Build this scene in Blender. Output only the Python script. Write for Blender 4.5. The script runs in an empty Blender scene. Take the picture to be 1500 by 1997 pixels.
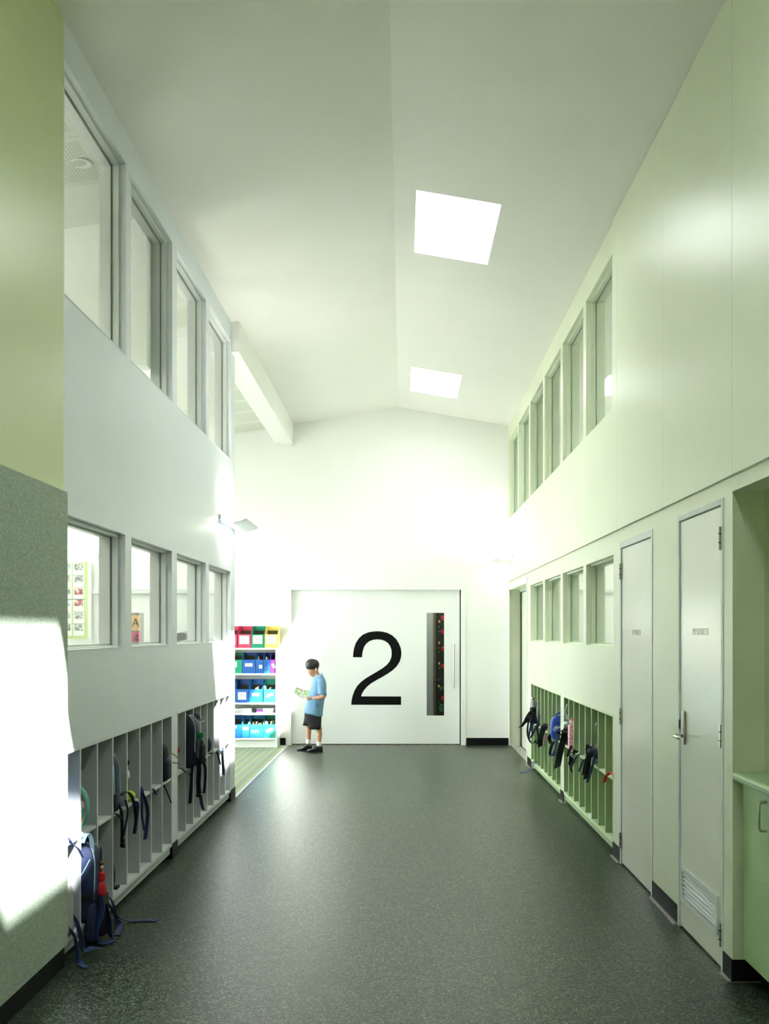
import bpy, bmesh, math, random
from mathutils import Vector, Matrix
random.seed(7)
C = bpy.context.scene.collection
S = bpy.context.scene

# ------------------------------------------------------------------ camera
H = 1.53                      # eye height
F = 2000.0                    # focal length in pixels of the 1500x1997 frame
VX, VY = 786.0, 1233.0        # vanishing point of the corridor
cd = bpy.data.cameras.new('camera')
cam = bpy.data.objects.new('camera', cd); C.objects.link(cam)
cd.sensor_fit = 'HORIZONTAL'; cd.sensor_width = 36.0; cd.lens = F/1500*36.0
cd.shift_x = -(VX-750)/1500; cd.shift_y = (VY-998.5)/1500
cd.clip_start = 0.05; cd.clip_end = 200
cam.location = (0, 0, H); cam.rotation_euler = (math.radians(90), 0, 0)
S.camera = cam

# ------------------------------------------------------------------ light
W = bpy.data.worlds.new('world'); S.world = W; W.use_nodes = True
bg = W.node_tree.nodes['Background']
bg.inputs[0].default_value = (0.96, 0.965, 1.0, 1); bg.inputs[1].default_value = 7.0
sd = bpy.data.lights.new('sun', 'SUN'); sun = bpy.data.objects.new('sun', sd); C.objects.link(sun)
sd.energy = 34.0; sd.angle = math.radians(1.2); sd.color = (1.0, 0.965, 0.94)
sun_dir = Vector((-1.0, 0.807, -1.86)).normalized()
sun.rotation_euler = sun_dir.to_track_quat('-Z', 'Y').to_euler(); sun.location = (6, -5, 12)
S.view_settings.view_transform = 'Standard'; S.view_settings.look = 'None'
S.view_settings.gamma = 1.0; S.view_settings.use_curve_mapping = False
S.view_settings.exposure = 1.27
S.cycles.use_denoising = True; S.cycles.use_light_tree = False
S.cycles.max_bounces = 6; S.cycles.diffuse_bounces = 5; S.cycles.glossy_bounces = 2; S.cycles.light_sampling_threshold = 0.01
S.cycles.use_adaptive_sampling = True; S.cycles.adaptive_threshold = 0.05
S.cycles.transparent_max_bounces = 12; S.cycles.sample_clamp_indirect = 12.0
S.cycles.caustics_reflective = False; S.cycles.caustics_refractive = False

# ------------------------------------------------------------------ helpers
def lin(c):
    return tuple((x/255/12.92 if x/255 <= 0.04045 else ((x/255+0.055)/1.055)**2.4) for x in c)
MATS = {}
def mat(name, rgb, rough=0.6, metal=0.0, spec=0.5, grain=0.0, gscale=40.0, bump=0.0, bscale=200.0, emit=0.0):
    m = bpy.data.materials.new(name); m.use_nodes = True; nt = m.node_tree
    b = nt.nodes['Principled BSDF']
    col = lin(rgb)
    b.inputs['Base Color'].default_value = (*col, 1); b.inputs['Roughness'].default_value = rough
    b.inputs['Metallic'].default_value = metal; b.inputs['Specular IOR Level'].default_value = spec
    tc = nt.nodes.new('ShaderNodeTexCoord')
    if grain > 0:
        n = nt.nodes.new('ShaderNodeTexNoise'); n.inputs['Scale'].default_value = gscale; n.inputs['Detail'].default_value = 4
        nt.links.new(tc.outputs['Object'], n.inputs['Vector'])
        r = nt.nodes.new('ShaderNodeValToRGB')
        r.color_ramp.elements[0].position = 0.3; r.color_ramp.elements[1].position = 0.7
        r.color_ramp.elements[0].color = (*[max(0, x*(1-grain)) for x in col], 1)
        r.color_ramp.elements[1].color = (*[min(1, x*(1+grain)) for x in col], 1)
        nt.links.new(n.outputs['Fac'], r.inputs['Fac']); nt.links.new(r.outputs['Color'], b.inputs['Base Color'])
    if bump > 0:
        n2 = nt.nodes.new('ShaderNodeTexNoise'); n2.inputs['Scale'].default_value = bscale; n2.inputs['Detail'].default_value = 3
        nt.links.new(tc.outputs['Object'], n2.inputs['Vector'])
        bp = nt.nodes.new('ShaderNodeBump'); bp.inputs['Strength'].default_value = bump; bp.inputs['Distance'].default_value = 0.002
        nt.links.new(n2.outputs['Fac'], bp.inputs['Height']); nt.links.new(bp.outputs['Normal'], b.inputs['Normal'])
    if emit > 0:
        b.inputs['Emission Color'].default_value = (*col, 1); b.inputs['Emission Strength'].default_value = emit
    MATS[name] = m
    return m

M = {}
M['paint_white'] = mat('paint_white', (240, 241, 238), 0.45, grain=0.008, gscale=3, bump=0.08, bscale=260)
M['paint_cool'] = mat('paint_cool', (220, 225, 232), 0.42, grain=0.015, gscale=2.5, bump=0.06, bscale=260)
M['ceiling'] = mat('ceiling_paint', (238, 237, 233), 0.6, grain=0.01, gscale=2)
M['paint_olive'] = mat('paint_olive', (192, 203, 150), 0.32, grain=0.02, gscale=2.5, bump=0.06, bscale=220)
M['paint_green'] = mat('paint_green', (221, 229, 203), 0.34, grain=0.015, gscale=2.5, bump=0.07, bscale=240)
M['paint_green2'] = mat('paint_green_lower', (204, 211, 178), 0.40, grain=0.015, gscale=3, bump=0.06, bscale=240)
M['door_paint'] = mat('door_paint', (224, 229, 214), 0.16, spec=0.85, grain=0.01, gscale=3, bump=0.10, bscale=300)
M['door_white'] = mat('door_white', (240, 242, 240), 0.30, grain=0.008, gscale=2)
M['frame_grey'] = mat('frame_grey', (206, 216, 212), 0.40)
M['window_grey'] = mat('window_frame_grey', (224, 226, 226), 0.42)
M['window_green'] = mat('window_frame_green', (212, 223, 200), 0.42)
M['black_rubber'] = mat('black_skirting', (13, 14, 13), 0.5, spec=0.2, grain=0.2, gscale=60)
M['black_vinyl'] = mat('black_vinyl', (6, 6, 6), 0.6, spec=0.15)
M['lock_grey'] = mat('melamine_grey', (190, 194, 197), 0.5, grain=0.02, gscale=8)
M['lock_green'] = mat('melamine_green', (160, 184, 136), 0.5, grain=0.02, gscale=8)
M['edge_grey'] = mat('edge_strip_grey', (220, 224, 227), 0.45)
M['edge_green'] = mat('edge_strip_green', (206, 224, 182), 0.45)
M['strip_alu'] = mat('aluminium_strip', (190, 188, 184), 0.35, metal=0.6)
M['steel'] = mat('brushed_steel', (188, 186, 178), 0.28, metal=1.0)
M['chrome'] = mat('polished_steel', (220, 218, 210), 0.14, metal=1.0)
M['lamp_metal'] = mat('lamp_metal', (214, 222, 224), 0.35)
M['tube'] = mat('lit_tube', (255, 250, 232), 0.4, emit=14)
M['fixture'] = mat('lit_diffuser', (250, 250, 240), 0.4, emit=10)
M['shade_glow'] = mat('lit_shade', (250, 250, 240), 0.4, emit=3.0)
M['cab_green'] = mat('cabinet_green', (150, 178, 126), 0.35, grain=0.02, gscale=4)
M['worktop'] = mat('worktop_green', (158, 184, 146), 0.25, grain=0.05, gscale=300)
M['lettering'] = mat('etched_letters', (150, 158, 144), 0.5)
M['navy'] = mat('navy_nylon', (34, 48, 84), 0.65, grain=0.22, gscale=120, bump=0.3, bscale=400)
M['navy2'] = mat('navy_webbing', (40, 62, 112), 0.6, grain=0.15, gscale=300, bump=0.3, bscale=600)
M['navy3'] = mat('dark_navy_cloth', (20, 26, 46), 0.7, grain=0.2, gscale=120, bump=0.3, bscale=400)
M['blackcloth'] = mat('black_cloth', (16, 17, 22), 0.7, grain=0.3, gscale=160, bump=0.3, bscale=400)
M['mesh_black'] = mat('black_net', (18, 18, 16), 0.85, grain=0.7, gscale=420, bump=0.8, bscale=420)
M['mesh_white'] = mat('pale_net', (176, 178, 176), 0.8, grain=0.35, gscale=420, bump=0.8, bscale=420)
M['piping'] = mat('pale_blue_piping', (170, 205, 224), 0.5)
M['plastic_black'] = mat('black_plastic', (14, 14, 15), 0.3)
M['red_plastic'] = mat('red_plastic', (196, 22, 44), 0.22)
M['green_plastic'] = mat('green_plastic', (16, 128, 66), 0.25)
M['green_dark'] = mat('dark_green_plastic', (8, 52, 30), 0.3)
M['lime'] = mat('lime_felt', (176, 216, 20), 0.8, grain=0.08, gscale=300, bump=0.4, bscale=500)
M['teal'] = mat('teal_fabric', (82, 172, 176), 0.5, grain=0.05, gscale=60)
M['tan'] = mat('tan_trim', (186, 110, 60), 0.55)
M['gold'] = mat('golden_cord', (196, 160, 92), 0.5)
M['white_print'] = mat('white_print', (238, 240, 240), 0.5)
M['pink'] = mat('pink_strap', (226, 150, 200), 0.55)
M['red_cloth'] = mat('red_cloth', (206, 40, 52), 0.6)
M['royal'] = mat('royal_blue_fabric', (22, 66, 168), 0.5, grain=0.2, gscale=40)
M['wood_bead'] = mat('brown_bead', (150, 92, 52), 0.35)
M['cream_bead'] = mat('cream_bead', (214, 180, 140), 0.4)
M['paper'] = mat('white_paper', (232, 234, 232), 0.7)
M['grey_paper'] = mat('grey_paper', (186, 192, 186), 0.7)
M['shelf_white'] = mat('shelf_white', (226, 228, 222), 0.4)
for nm, c in dict(pinkred=(204, 52, 92), emerald=(16, 146, 112), yellow=(240, 222, 120), blue=(24, 92, 170), midblue=(26, 112, 190),
                  teal2=(40, 170, 150), purple=(96, 34, 140), cyan=(40, 140, 200)).items():
    M['box_'+nm] = mat('box_'+nm, c, 0.45, grain=0.03, gscale=30)
M['box_inside'] = mat('box_card_inside', (92, 84, 66), 0.8)
M['skin'] = mat('skin', (188, 142, 114), 0.5)
M['hair'] = mat('black_hair', (20, 18, 17), 0.42, grain=0.5, gscale=160, bump=0.6, bscale=200)
M['shirt'] = mat('pale_blue_polo', (110, 152, 186), 0.75, grain=0.06, gscale=30, bump=0.9, bscale=22)
M['collar'] = mat('collar_blue', (158, 200, 224), 0.7)
M['shorts'] = mat('black_shorts', (15, 15, 19), 0.8, bump=0.3, bscale=50)
M['sock'] = mat('white_sock', (236, 238, 238), 0.8)
M['shoe'] = mat('black_leather', (18, 18, 19), 0.35)
M['sole'] = mat('black_sole', (10, 10, 10), 0.6)
M['eye'] = mat('dark_eye', (16, 12, 10), 0.2)
M['lip'] = mat('lip', (176, 106, 96), 0.5)
M['grey_panel'] = mat('grey_panel', (158, 162, 160), 0.6, grain=0.04, gscale=30)
M['dark_strip'] = mat('dark_backing', (12, 13, 12), 0.6)
M['grey_arch'] = mat('grey_laminate', (150, 154, 152), 0.5)
M['lime_paper'] = mat('lime_backing', (182, 206, 124), 0.7)
M['card_orange'] = mat('orange_card', (232, 196, 146), 0.7)
M['card_pink'] = mat('pink_card', (214, 112, 138), 0.7)
M['ink'] = mat('grey_ink', (84, 84, 80), 0.7)
M['leaf'] = mat('green_leaf', (40, 130, 70), 0.5)
M['paving'] = mat('grey_paving', (150, 150, 142), 0.8, grain=0.1, gscale=3)
M['rail'] = mat('rail_white', (228, 230, 228), 0.5)

def node_mat(name):
    m = bpy.data.materials.new(name); m.use_nodes = True
    return m, m.node_tree, m.node_tree.nodes['Principled BSDF']

# rubber floor: dark green-grey with pale flecks
m, nt, b = node_mat('speckled_rubber'); M['rubber'] = m
tc = nt.nodes.new('ShaderNodeTexCoord')
v = nt.nodes.new('ShaderNodeTexVoronoi'); v.inputs['Scale'].default_value = 185
nz = nt.nodes.new('ShaderNodeTexNoise'); nz.inputs['Scale'].default_value = 170; nz.inputs['Detail'].default_value = 2
mxv = nt.nodes.new('ShaderNodeMixRGB'); mxv.blend_type = 'ADD'; mxv.inputs['Fac'].default_value = 0.02
nt.links.new(tc.outputs['Object'], nz.inputs['Vector'])
nt.links.new(tc.outputs['Object'], mxv.inputs['Color1']); nt.links.new(nz.outputs['Color'], mxv.inputs['Color2'])
nt.links.new(mxv.outputs['Color'], v.inputs['Vector'])
sep = nt.nodes.new('ShaderNodeSeparateColor'); nt.links.new(v.outputs['Color'], sep.inputs['Color'])
r = nt.nodes.new('ShaderNodeValToRGB'); cr = r.color_ramp
cr.elements[0].position = 0.0; cr.elements[0].color = (*lin((15, 19, 17)), 1)
cr.elements[1].position = 1.0; cr.elements[1].color = (*lin((120, 142, 108)), 1)
e = cr.elements.new(0.50); e.color = (*lin((19, 24, 21)), 1)
e = cr.elements.new(0.70); e.color = (*lin((38, 47, 38)), 1)
nt.links.new(sep.outputs['Red'], r.inputs['Fac']); nt.links.new(r.outputs['Color'], b.inputs['Base Color'])
b.inputs['Roughness'].default_value = 0.34; b.inputs['Specular IOR Level'].default_value = 0.27
bp = nt.nodes.new('ShaderNodeBump'); bp.inputs['Strength'].default_value = 0.25; bp.inputs['Distance'].default_value = 0.001
nt.links.new(v.outputs['Distance'], bp.inputs['Height']); nt.links.new(bp.outputs['Normal'], b.inputs['Normal'])

# grey felt pinboard
m, nt, b = node_mat('felt_pinboard'); M['felt'] = m
tc = nt.nodes.new('ShaderNodeTexCoord')
n1 = nt.nodes.new('ShaderNodeTexNoise'); n1.inputs['Scale'].default_value = 130; n1.inputs['Detail'].default_value = 5; n1.inputs['Roughness'].default_value = 0.7
nt.links.new(tc.outputs['Object'], n1.inputs['Vector'])
r = nt.nodes.new('ShaderNodeValToRGB'); cr = r.color_ramp
cr.elements[0].position = 0.36; cr.elements[0].color = (*lin((146, 160, 148)), 1)
cr.elements[1].position = 0.66; cr.elements[1].color = (*lin((204, 214, 202)), 1)
nt.links.new(n1.outputs['Fac'], r.inputs['Fac']); nt.links.new(r.outputs['Color'], b.inputs['Base Color'])
b.inputs['Roughness'].default_value = 0.95; b.inputs['Specular IOR Level'].default_value = 0.1

# striped nook carpet
def carpet(name, base, stripe, sc, rot):
    m, nt, b = node_mat(name)
    tc = nt.nodes.new('ShaderNodeTexCoord'); mp = nt.nodes.new('ShaderNodeMapping'); mp.inputs['Rotation'].default_value = (0, 0, rot)
    nt.links.new(tc.outputs['Object'], mp.inputs['Vector'])
    w = nt.nodes.new('ShaderNodeTexWave'); w.inputs['Scale'].default_value = sc; w.inputs['Distortion'].default_value = 0.6; w.inputs['Detail'].default_value = 2
    w.inputs['Detail Scale'].default_value = 8
    nt.links.new(mp.outputs['Vector'], w.inputs['Vector'])
    r = nt.nodes.new('ShaderNodeValToRGB'); cr = r.color_ramp
    cr.elements[0].position = 0.80; cr.elements[0].color = (*lin(base), 1); cr.elements[1].position = 0.98; cr.elements[1].color = (*lin(stripe), 1)
    nz = nt.nodes.new('ShaderNodeTexNoise'); nz.inputs['Scale'].default_value = 240
    nt.links.new(tc.outputs['Object'], nz.inputs['Vector'])
    mx = nt.nodes.new('ShaderNodeMixRGB'); mx.blend_type = 'OVERLAY'; mx.inputs['Fac'].default_value = 0.5
    nt.links.new(w.outputs['Fac'], r.inputs['Fac']); nt.links.new(r.outputs['Color'], mx.inputs['Color1']); nt.links.new(nz.outputs['Fac'], mx.inputs['Color2'])
    nt.links.new(mx.outputs['Color'], b.inputs['Base Color']); b.inputs['Roughness'].default_value = 0.95; b.inputs['Specular IOR Level'].default_value = 0.1
    return m
M['carpet'] = carpet('striped_carpet', (128, 132, 122), (138, 160, 96), 3.4, 0.0)
M['carpet2'] = carpet('dark_striped_carpet', (96, 94, 78), (42, 42, 36), 2.4, 0.25)
M['carpet3'] = carpet('plain_carpet', (140, 146, 138), (150, 160, 140), 2.0, 0.1)

# perforated ceiling tile: rows of small slots
m, nt, b = node_mat('perforated_tile'); M['perf'] = m
tc = nt.nodes.new('ShaderNodeTexCoord'); sx = nt.nodes.new('ShaderNodeSeparateXYZ'); nt.links.new(tc.outputs['Object'], sx.inputs['Vector'])
def mnode(op, a, bb=None):
    n = nt.nodes.new('ShaderNodeMath'); n.operation = op
    if hasattr(a, 'links'): nt.links.new(a, n.inputs[0])
    else: n.inputs[0].default_value = a
    if bb is not None:
        if hasattr(bb, 'links'): nt.links.new(bb, n.inputs[1])
        else: n.inputs[1].default_value = bb
    return n.outputs[0]
gx = mnode('SINE', mnode('MULTIPLY', sx.outputs['X'], 2*math.pi/0.018))
gy = mnode('SINE', mnode('MULTIPLY', sx.outputs['Y'], 2*math.pi/0.018))
g = mnode('GREATER_THAN', mnode('ADD', gx, gy), 0.75)
inx = mnode('LESS_THAN', mnode('ABSOLUTE', sx.outputs['X']), 0.235)
iny = mnode('LESS_THAN', mnode('ABSOLUTE', sx.outputs['Y']), 0.235)
g = mnode('MULTIPLY', mnode('MULTIPLY', g, inx), iny)
mx = nt.nodes.new('ShaderNodeMixRGB'); nt.links.new(g, mx.inputs['Fac'])
mx.inputs['Color1'].default_value = (*lin((222, 224, 212)), 1); mx.inputs['Color2'].default_value = (*lin((150, 152, 140)), 1)
nt.links.new(mx.outputs['Color'], b.inputs['Base Color']); b.inputs['Roughness'].default_value = 0.7

# clear glass sheet
m = bpy.data.materials.new('clear_glass'); m.use_nodes = True; nt = m.node_tree; nt.nodes.remove(nt.nodes['Principled BSDF'])
tr = nt.nodes.new('ShaderNodeBsdfTransparent'); tr.inputs[0].default_value = (0.95, 0.975, 0.96, 1)
gl = nt.nodes.new('ShaderNodeBsdfGlossy'); gl.inputs['Roughness'].default_value = 0.01
lw = nt.nodes.new('ShaderNodeLayerWeight'); lw.inputs['Blend'].default_value = 0.5
pw = nt.nodes.new('ShaderNodeMath'); pw.operation = 'POWER'; nt.links.new(lw.outputs['Facing'], pw.inputs[0]); pw.inputs[1].default_value = 5.0
fr = nt.nodes.new('ShaderNodeMath'); fr.operation = 'MULTIPLY_ADD'; nt.links.new(pw.outputs[0], fr.inputs[0]); fr.inputs[1].default_value = 0.8; fr.inputs[2].default_value = 0.025
mx = nt.nodes.new('ShaderNodeMixShader'); nt.links.new(fr.outputs[0], mx.inputs[0]); nt.links.new(tr.outputs[0], mx.inputs[1]); nt.links.new(gl.outputs[0], mx.inputs[2])
nt.links.new(mx.outputs[0], nt.nodes['Material Output'].inputs['Surface']); M['glass'] = m

# printed picture pages / posters
def print_mat(name, cols, sc, pos):
    m, nt, b = node_mat(name)
    tc = nt.nodes.new('ShaderNodeTexCoord'); n = nt.nodes.new('ShaderNodeTexNoise'); n.inputs['Scale'].default_value = sc; n.inputs['Detail'].default_value = 2
    nt.links.new(tc.outputs['Object'], n.inputs['Vector'])
    r = nt.nodes.new('ShaderNodeValToRGB'); cr = r.color_ramp; cr.interpolation = 'CONSTANT'
    cr.elements[0].position = 0; cr.elements[0].color = (*lin(cols[0]), 1)
    cr.elements[1].position = pos[0]; cr.elements[1].color = (*lin(cols[1]), 1)
    for p, c in zip(pos[1:], cols[2:]):
        e = cr.elements.new(p); e.color = (*lin(c), 1)
    nt.links.new(n.outputs['Fac'], r.inputs['Fac']); nt.links.new(r.outputs['Color'], b.inputs['Base Color']); b.inputs['Roughness'].default_value = 0.6
    return m
M['page_print'] = print_mat('picture_page', [(90, 120, 130), (226, 230, 220), (150, 200, 110), (196, 70, 90)], 26, [0.36, 0.46, 0.60])
M['photo_print'] = print_mat('photo_print', [(70, 86, 84), (120, 130, 124), (176, 182, 176), (226, 228, 224)], 40, [0.42, 0.50, 0.60])
M['photo_red'] = print_mat('photo_print_red', [(110, 30, 40), (190, 90, 96), (226, 200, 198)], 30, [0.46, 0.58])
M['photo_blue'] = print_mat('photo_print_blue', [(110, 150, 180), (180, 206, 216), (232, 234, 232)], 30, [0.45, 0.58])
M['spotted'] = print_mat('pink_spotted_fabric', [(236, 130, 150), (244, 190, 200), (250, 226, 230)], 90, [0.46, 0.58])

WL = {}
def wloc(o):
    v = Vector((0, 0, 0))
    while o is not None:
        v = v + o.location; o = o.parent
    return v
def root(name, label, cat, loc=(0, 0, 0), group=None, kind=None):
    o = bpy.data.objects.new(name, None); C.objects.link(o); o.location = loc; o.empty_display_size = 0.1
    o['label'] = label; o['category'] = cat
    if group: o['group'] = group
    if kind: o['kind'] = kind
    return o
def tag(o, label, cat, group=None, kind=None):
    o['label'] = label; o['category'] = cat
    if group: o['group'] = group
    if kind: o['kind'] = kind
    return o

class MB:
    def __init__(s): s.v = []; s.f = []
    def add(s, vs, fs):
        n = len(s.v); s.v += [tuple(p) for p in vs]; s.f += [tuple(i+n for i in q) for q in fs]; return s
    def hexa(s, p):
        return s.add(p, [(0, 3, 2, 1), (4, 5, 6, 7), (0, 1, 5, 4), (1, 2, 6, 5), (2, 3, 7, 6), (3, 0, 4, 7)])
    def box(s, x0, x1, y0, y1, z0, z1):
        if x0 > x1: x0, x1 = x1, x0
        if y0 > y1: y0, y1 = y1, y0
        if z0 > z1: z0, z1 = z1, z0
        return s.hexa([(x0, y0, z0), (x1, y0, z0), (x1, y1, z0), (x0, y1, z0), (x0, y0, z1), (x1, y0, z1), (x1, y1, z1), (x0, y1, z1)])
    def ringbox(s, axis, a0, a1, u0, u1, w0, w1, t):
        # rectangular frame: axis 'x' -> plane y,z ; depth a0..a1, wall t
        def bx(u_0, u_1, w_0, w_1):
            if axis == 'x': s.box(a0, a1, u_0, u_1, w_0, w_1)
            elif axis == 'y': s.box(u_0, u_1, a0, a1, w_0, w_1)
            else: s.box(u_0, u_1, w_0, w_1, a0, a1)
        bx(u0, u0+t, w0, w1); bx(u1-t, u1, w0, w1); bx(u0+t, u1-t, w0, w0+t); bx(u0+t, u1-t, w1-t, w1)
        return s
    def loft(s, rings, cap=True, closed=False):
        n = len(rings[0]); base = len(s.v)
        for r_ in rings: s.v += [tuple(p) for p in r_]
        k = len(rings)
        for i in range(k if closed else k-1):
            a = base+i*n; b_ = base+((i+1) % k)*n
            for j in range(n):
                s.f.append((a+j, a+(j+1) % n, b_+(j+1) % n, b_+j))
        if cap and not closed:
            s.f.append(tuple(base+j for j in range(n))[::-1]); s.f.append(tuple(base+(k-1)*n+j for j in range(n)))
        return s
    def tube(s, pts, r, n=8, closed=False):
        P = [Vector(p) for p in pts]; rs = r if isinstance(r, (list, tuple)) else [r]*len(P)
        rings = []; up = None
        for i, p in enumerate(P):
            a = P[i-1] if (i > 0 or closed) else p; b_ = P[(i+1) % len(P)] if (i < len(P)-1 or closed) else p
            t = (b_-a)
            t = t.normalized() if t.length > 1e-9 else Vector((0, 0, 1))
            if up is None:
                up = Vector((0, 0, 1)) if abs(t.z) < 0.9 else Vector((1, 0, 0))
            sd_ = t.cross(up)
            if sd_.length < 1e-6: sd_ = t.cross(Vector((0.3, 1, 0.2)))
            sd_.normalize(); up = sd_.cross(t).normalized()
            rings.append([p+rs[i]*(math.cos(q)*sd_+math.sin(q)*up) for q in [2*math.pi*j/n for j in range(n)]])
        return s.loft(rings, True, closed)
    def ribbon(s, pts, w, wd=(1, 0, 0), th=0.0022):
        P = smooth_path(pts); k = len(P); rings = []
        for i, p in enumerate(P):
            t = (P[min(i+1, k-1)]-P[max(i-1, 0)])
            t = t.normalized() if t.length > 1e-9 else Vector((0, 0, 1))
            d = Vector(wd(i/(k-1))) if callable(wd) else Vector(wd)
            d = d-t*d.dot(t)
            if d.length < 1e-4: d = t.orthogonal()
            d.normalize(); nn = t.cross(d)
            a = d*(w/2); c = nn*(th/2)
            rings.append([p-a-c, p+a-c, p+a+c, p-a+c])
        return s.loft(rings)
    def sup(s, c, r, e1=1.0, e2=1.0, nu=20, nv=12, fn=None):
        def sg(x, e): return math.copysign(abs(x)**e, x)
        rings = []
        for i in range(nv+1):
            ph = -math.pi/2+math.pi*i/nv; ring = []
            cz = max(abs(math.cos(ph)), 0.02)
            for j in range(nu):
                th = 2*math.pi*j/nu
                p = Vector((r[0]*sg(cz, e1)*sg(math.cos(th), e2), r[1]*sg(cz, e1)*sg(math.sin(th), e2), r[2]*sg(math.sin(ph), e1)))
                if fn: p = fn(p)
                ring.append(Vector(c)+p)
            rings.append(ring)
        return s.loft(rings)
    def lathe(s, prof, c, n=18, axis='z'):
        rings = []
        for r_, h in prof:
            ring = []
            for j in range(n):
                q = 2*math.pi*j/n; a, b_ = r_*math.cos(q), r_*math.sin(q)
                if axis == 'z': p = (c[0]+a, c[1]+b_, c[2]+h)
                elif axis == 'x': p = (c[0]+h, c[1]+a, c[2]+b_)
                else: p = (c[0]+b_, c[1]+h, c[2]+a)
                ring.append(p)
            rings.append(ring)
        return s.loft(rings)
    def prism(s, poly, axis, a0, a1):
        # polygon in the plane perpendicular to the axis, extruded
        def P(u, w, a): return (a, u, w) if axis == 'x' else ((u, a, w) if axis == 'y' else (u, w, a))
        n = len(poly)
        return s.add([P(u, w, a0) for u, w in poly]+[P(u, w, a1) for u, w in poly],
                     [tuple(range(n))[::-1], tuple(range(n, 2*n))]+[(i, (i+1) % n, (i+1) % n+n, i+n) for i in range(n)])
    def build(s, name, m_, parent=None, smooth=False, bev=0.0, label=None):
        o_ = wloc(parent) if parent is not None else Vector((0, 0, 0))
        loc = Vector((0, 0, 0))
        if parent is None:
            xs = [p[0] for p in s.v]; ys = [p[1] for p in s.v]; zs = [p[2] for p in s.v]
            loc = Vector(((min(xs)+max(xs))/2, (min(ys)+max(ys))/2, min(zs)))
        me = bpy.data.meshes.new(name)
        me.from_pydata([tuple(Vector(p)-o_-loc) for p in s.v], [], s.f)
        bm = bmesh.new(); bm.from_mesh(me); bmesh.ops.recalc_face_normals(bm, faces=bm.faces); bm.to_mesh(me); bm.free()
        me.materials.append(m_ if not isinstance(m_, str) else M[m_])
        if smooth:
            for p in me.polygons: p.use_smooth = True
        o = bpy.data.objects.new(name, me); C.objects.link(o); o.location = loc
        if parent is not None: o.parent = parent
        if bev > 0:
            bm_ = o.modifiers.new('bevel', 'BEVEL'); bm_.width = bev; bm_.segments = 2; bm_.limit_method = 'ANGLE'
        if smooth:
            try:
                sm = o.modifiers.new('wn', 'WEIGHTED_NORMAL'); sm.keep_sharp = True
            except Exception: pass
        if label: o['label'] = label
        return o

def smooth_path(pts, sub=5):
    P = [Vector(p) for p in pts]
    if len(P) < 3: 
        return [P[0].lerp(P[-1], i/4) for i in range(5)]
    out = []
    for i in range(len(P)-1):
        p0 = P[max(i-1, 0)]; p1 = P[i]; p2 = P[i+1]; p3 = P[min(i+2, len(P)-1)]
        for k in range(sub):
            t = k/sub
            out.append(0.5*((2*p1)+(p2-p0)*t+(2*p0-5*p1+4*p2-p3)*t*t+(3*p1-p0-3*p2+p3)*t**3))
    out.append(P[-1]); return out
def wall_x(mb, xa, xb, y0, y1, z0, z1, holes):
    ys = sorted({y0, y1, *[h[0] for h in holes], *[h[1] for h in holes]}); ys = [q for q in ys if y0 <= q <= y1]
    zs = sorted({z0, z1, *[h[2] for h in holes], *[h[3] for h in holes]}); zs = [q for q in zs if z0 <= q <= z1]
    for i in range(len(ys)-1):
        run = None
        for j in range(len(zs)-1):
            cy, cz = (ys[i]+ys[i+1])/2, (zs[j]+zs[j+1])/2
            solid = not any(h[0] < cy < h[1] and h[2] < cz < h[3] for h in holes)
            if solid:
                if run is None: run = zs[j]
                top = zs[j+1]
            if run is not None and (not solid or j == len(zs)-2):
                mb.box(xa, xb, ys[i], ys[i+1], run, top); run = None
    return mb
def lx(px, py, off=0.0):      # point of the photo on a plane parallel to the left wall
    X = -1.56+off; Y = X*F/(px-VX); return Vector((X, Y, H-(py-VY)*Y/F))
def rx(px, py, off=0.0):
    X = 1.43-off; Y = X*F/(px-VX); return Vector((X, Y, H-(py-VY)*Y/F))
def yy(px, py, Y):
    return Vector(((px-VX)*Y/F, Y, H-(py-VY)*Y/F))

# ------------------------------------------------------------------ main dimensions
XL, XR, YF, YEND = -1.56, 1.43, 13.90, 9.51
ZR, ZEL, ZER, XRIDGE = 4.58, 4.345, 4.325, -0.063
def zceil(x):
    return ZR-(ZR-ZEL)*(XRIDGE-x)/(XRIDGE-XL) if x < XRIDGE else ZR-(ZR-ZER)*(x-XRIDGE)/(XR-XRIDGE)
YB = -4.2                     # rear end of the corridor
SKY = [(-2.60, -1.48), (2.16, 3.28), (7.015, 8.16), (11.68, 12.84)]  # first one is unseen, added as fill for the near ceiling
SX0, SX1 = 0.092, 0.672

# ------------------------------------------------------------------ structure: floors
def struct(o, label, cat): return tag(o, label, cat, kind='structure')
struct(MB().box(XL, XR+0.72, YB, YF+0.02, -0.1, 0.0).box(XL-0.6, XL, YB, YEND, -0.1, 0.0).build('floor', 'rubber'), 'dark green speckled rubber floor along the corridor', 'floor')
struct(MB().box(-4.5, XL, YEND, YF+0.02, -0.1, 0.002).build('floor_nook', 'carpet'), 'grey green striped carpet in the reading nook', 'floor')
struct(MB().box(-6.2, XL-0.6, 2.5, YEND, -0.1, 0.0).build('floor_classroom_left', 'carpet3'), 'pale carpet of the classroom behind the left windows', 'floor')
struct(MB().box(XR+0.72, 6.2, 4.6, YF+0.02, -0.1, 0.0).build('floor_classroom_right', 'carpet3'), 'pale carpet of the classroom behind the right windows', 'floor')
struct(MB().box(-2.5, 3.5, YF+0.02, 18.0, -0.1, 0.0).build('floor_back_room', 'carpet2'), 'dark striped carpet seen through the slot in the big door', 'floor')
struct(MB().box(XL-0.012, XL+0.018, YEND-0.03, YF-0.02, 0.0, 0.006).build('trim_1', 'strip_alu'), 'pale metal strip between rubber floor and nook carpet', 'trim')

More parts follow.
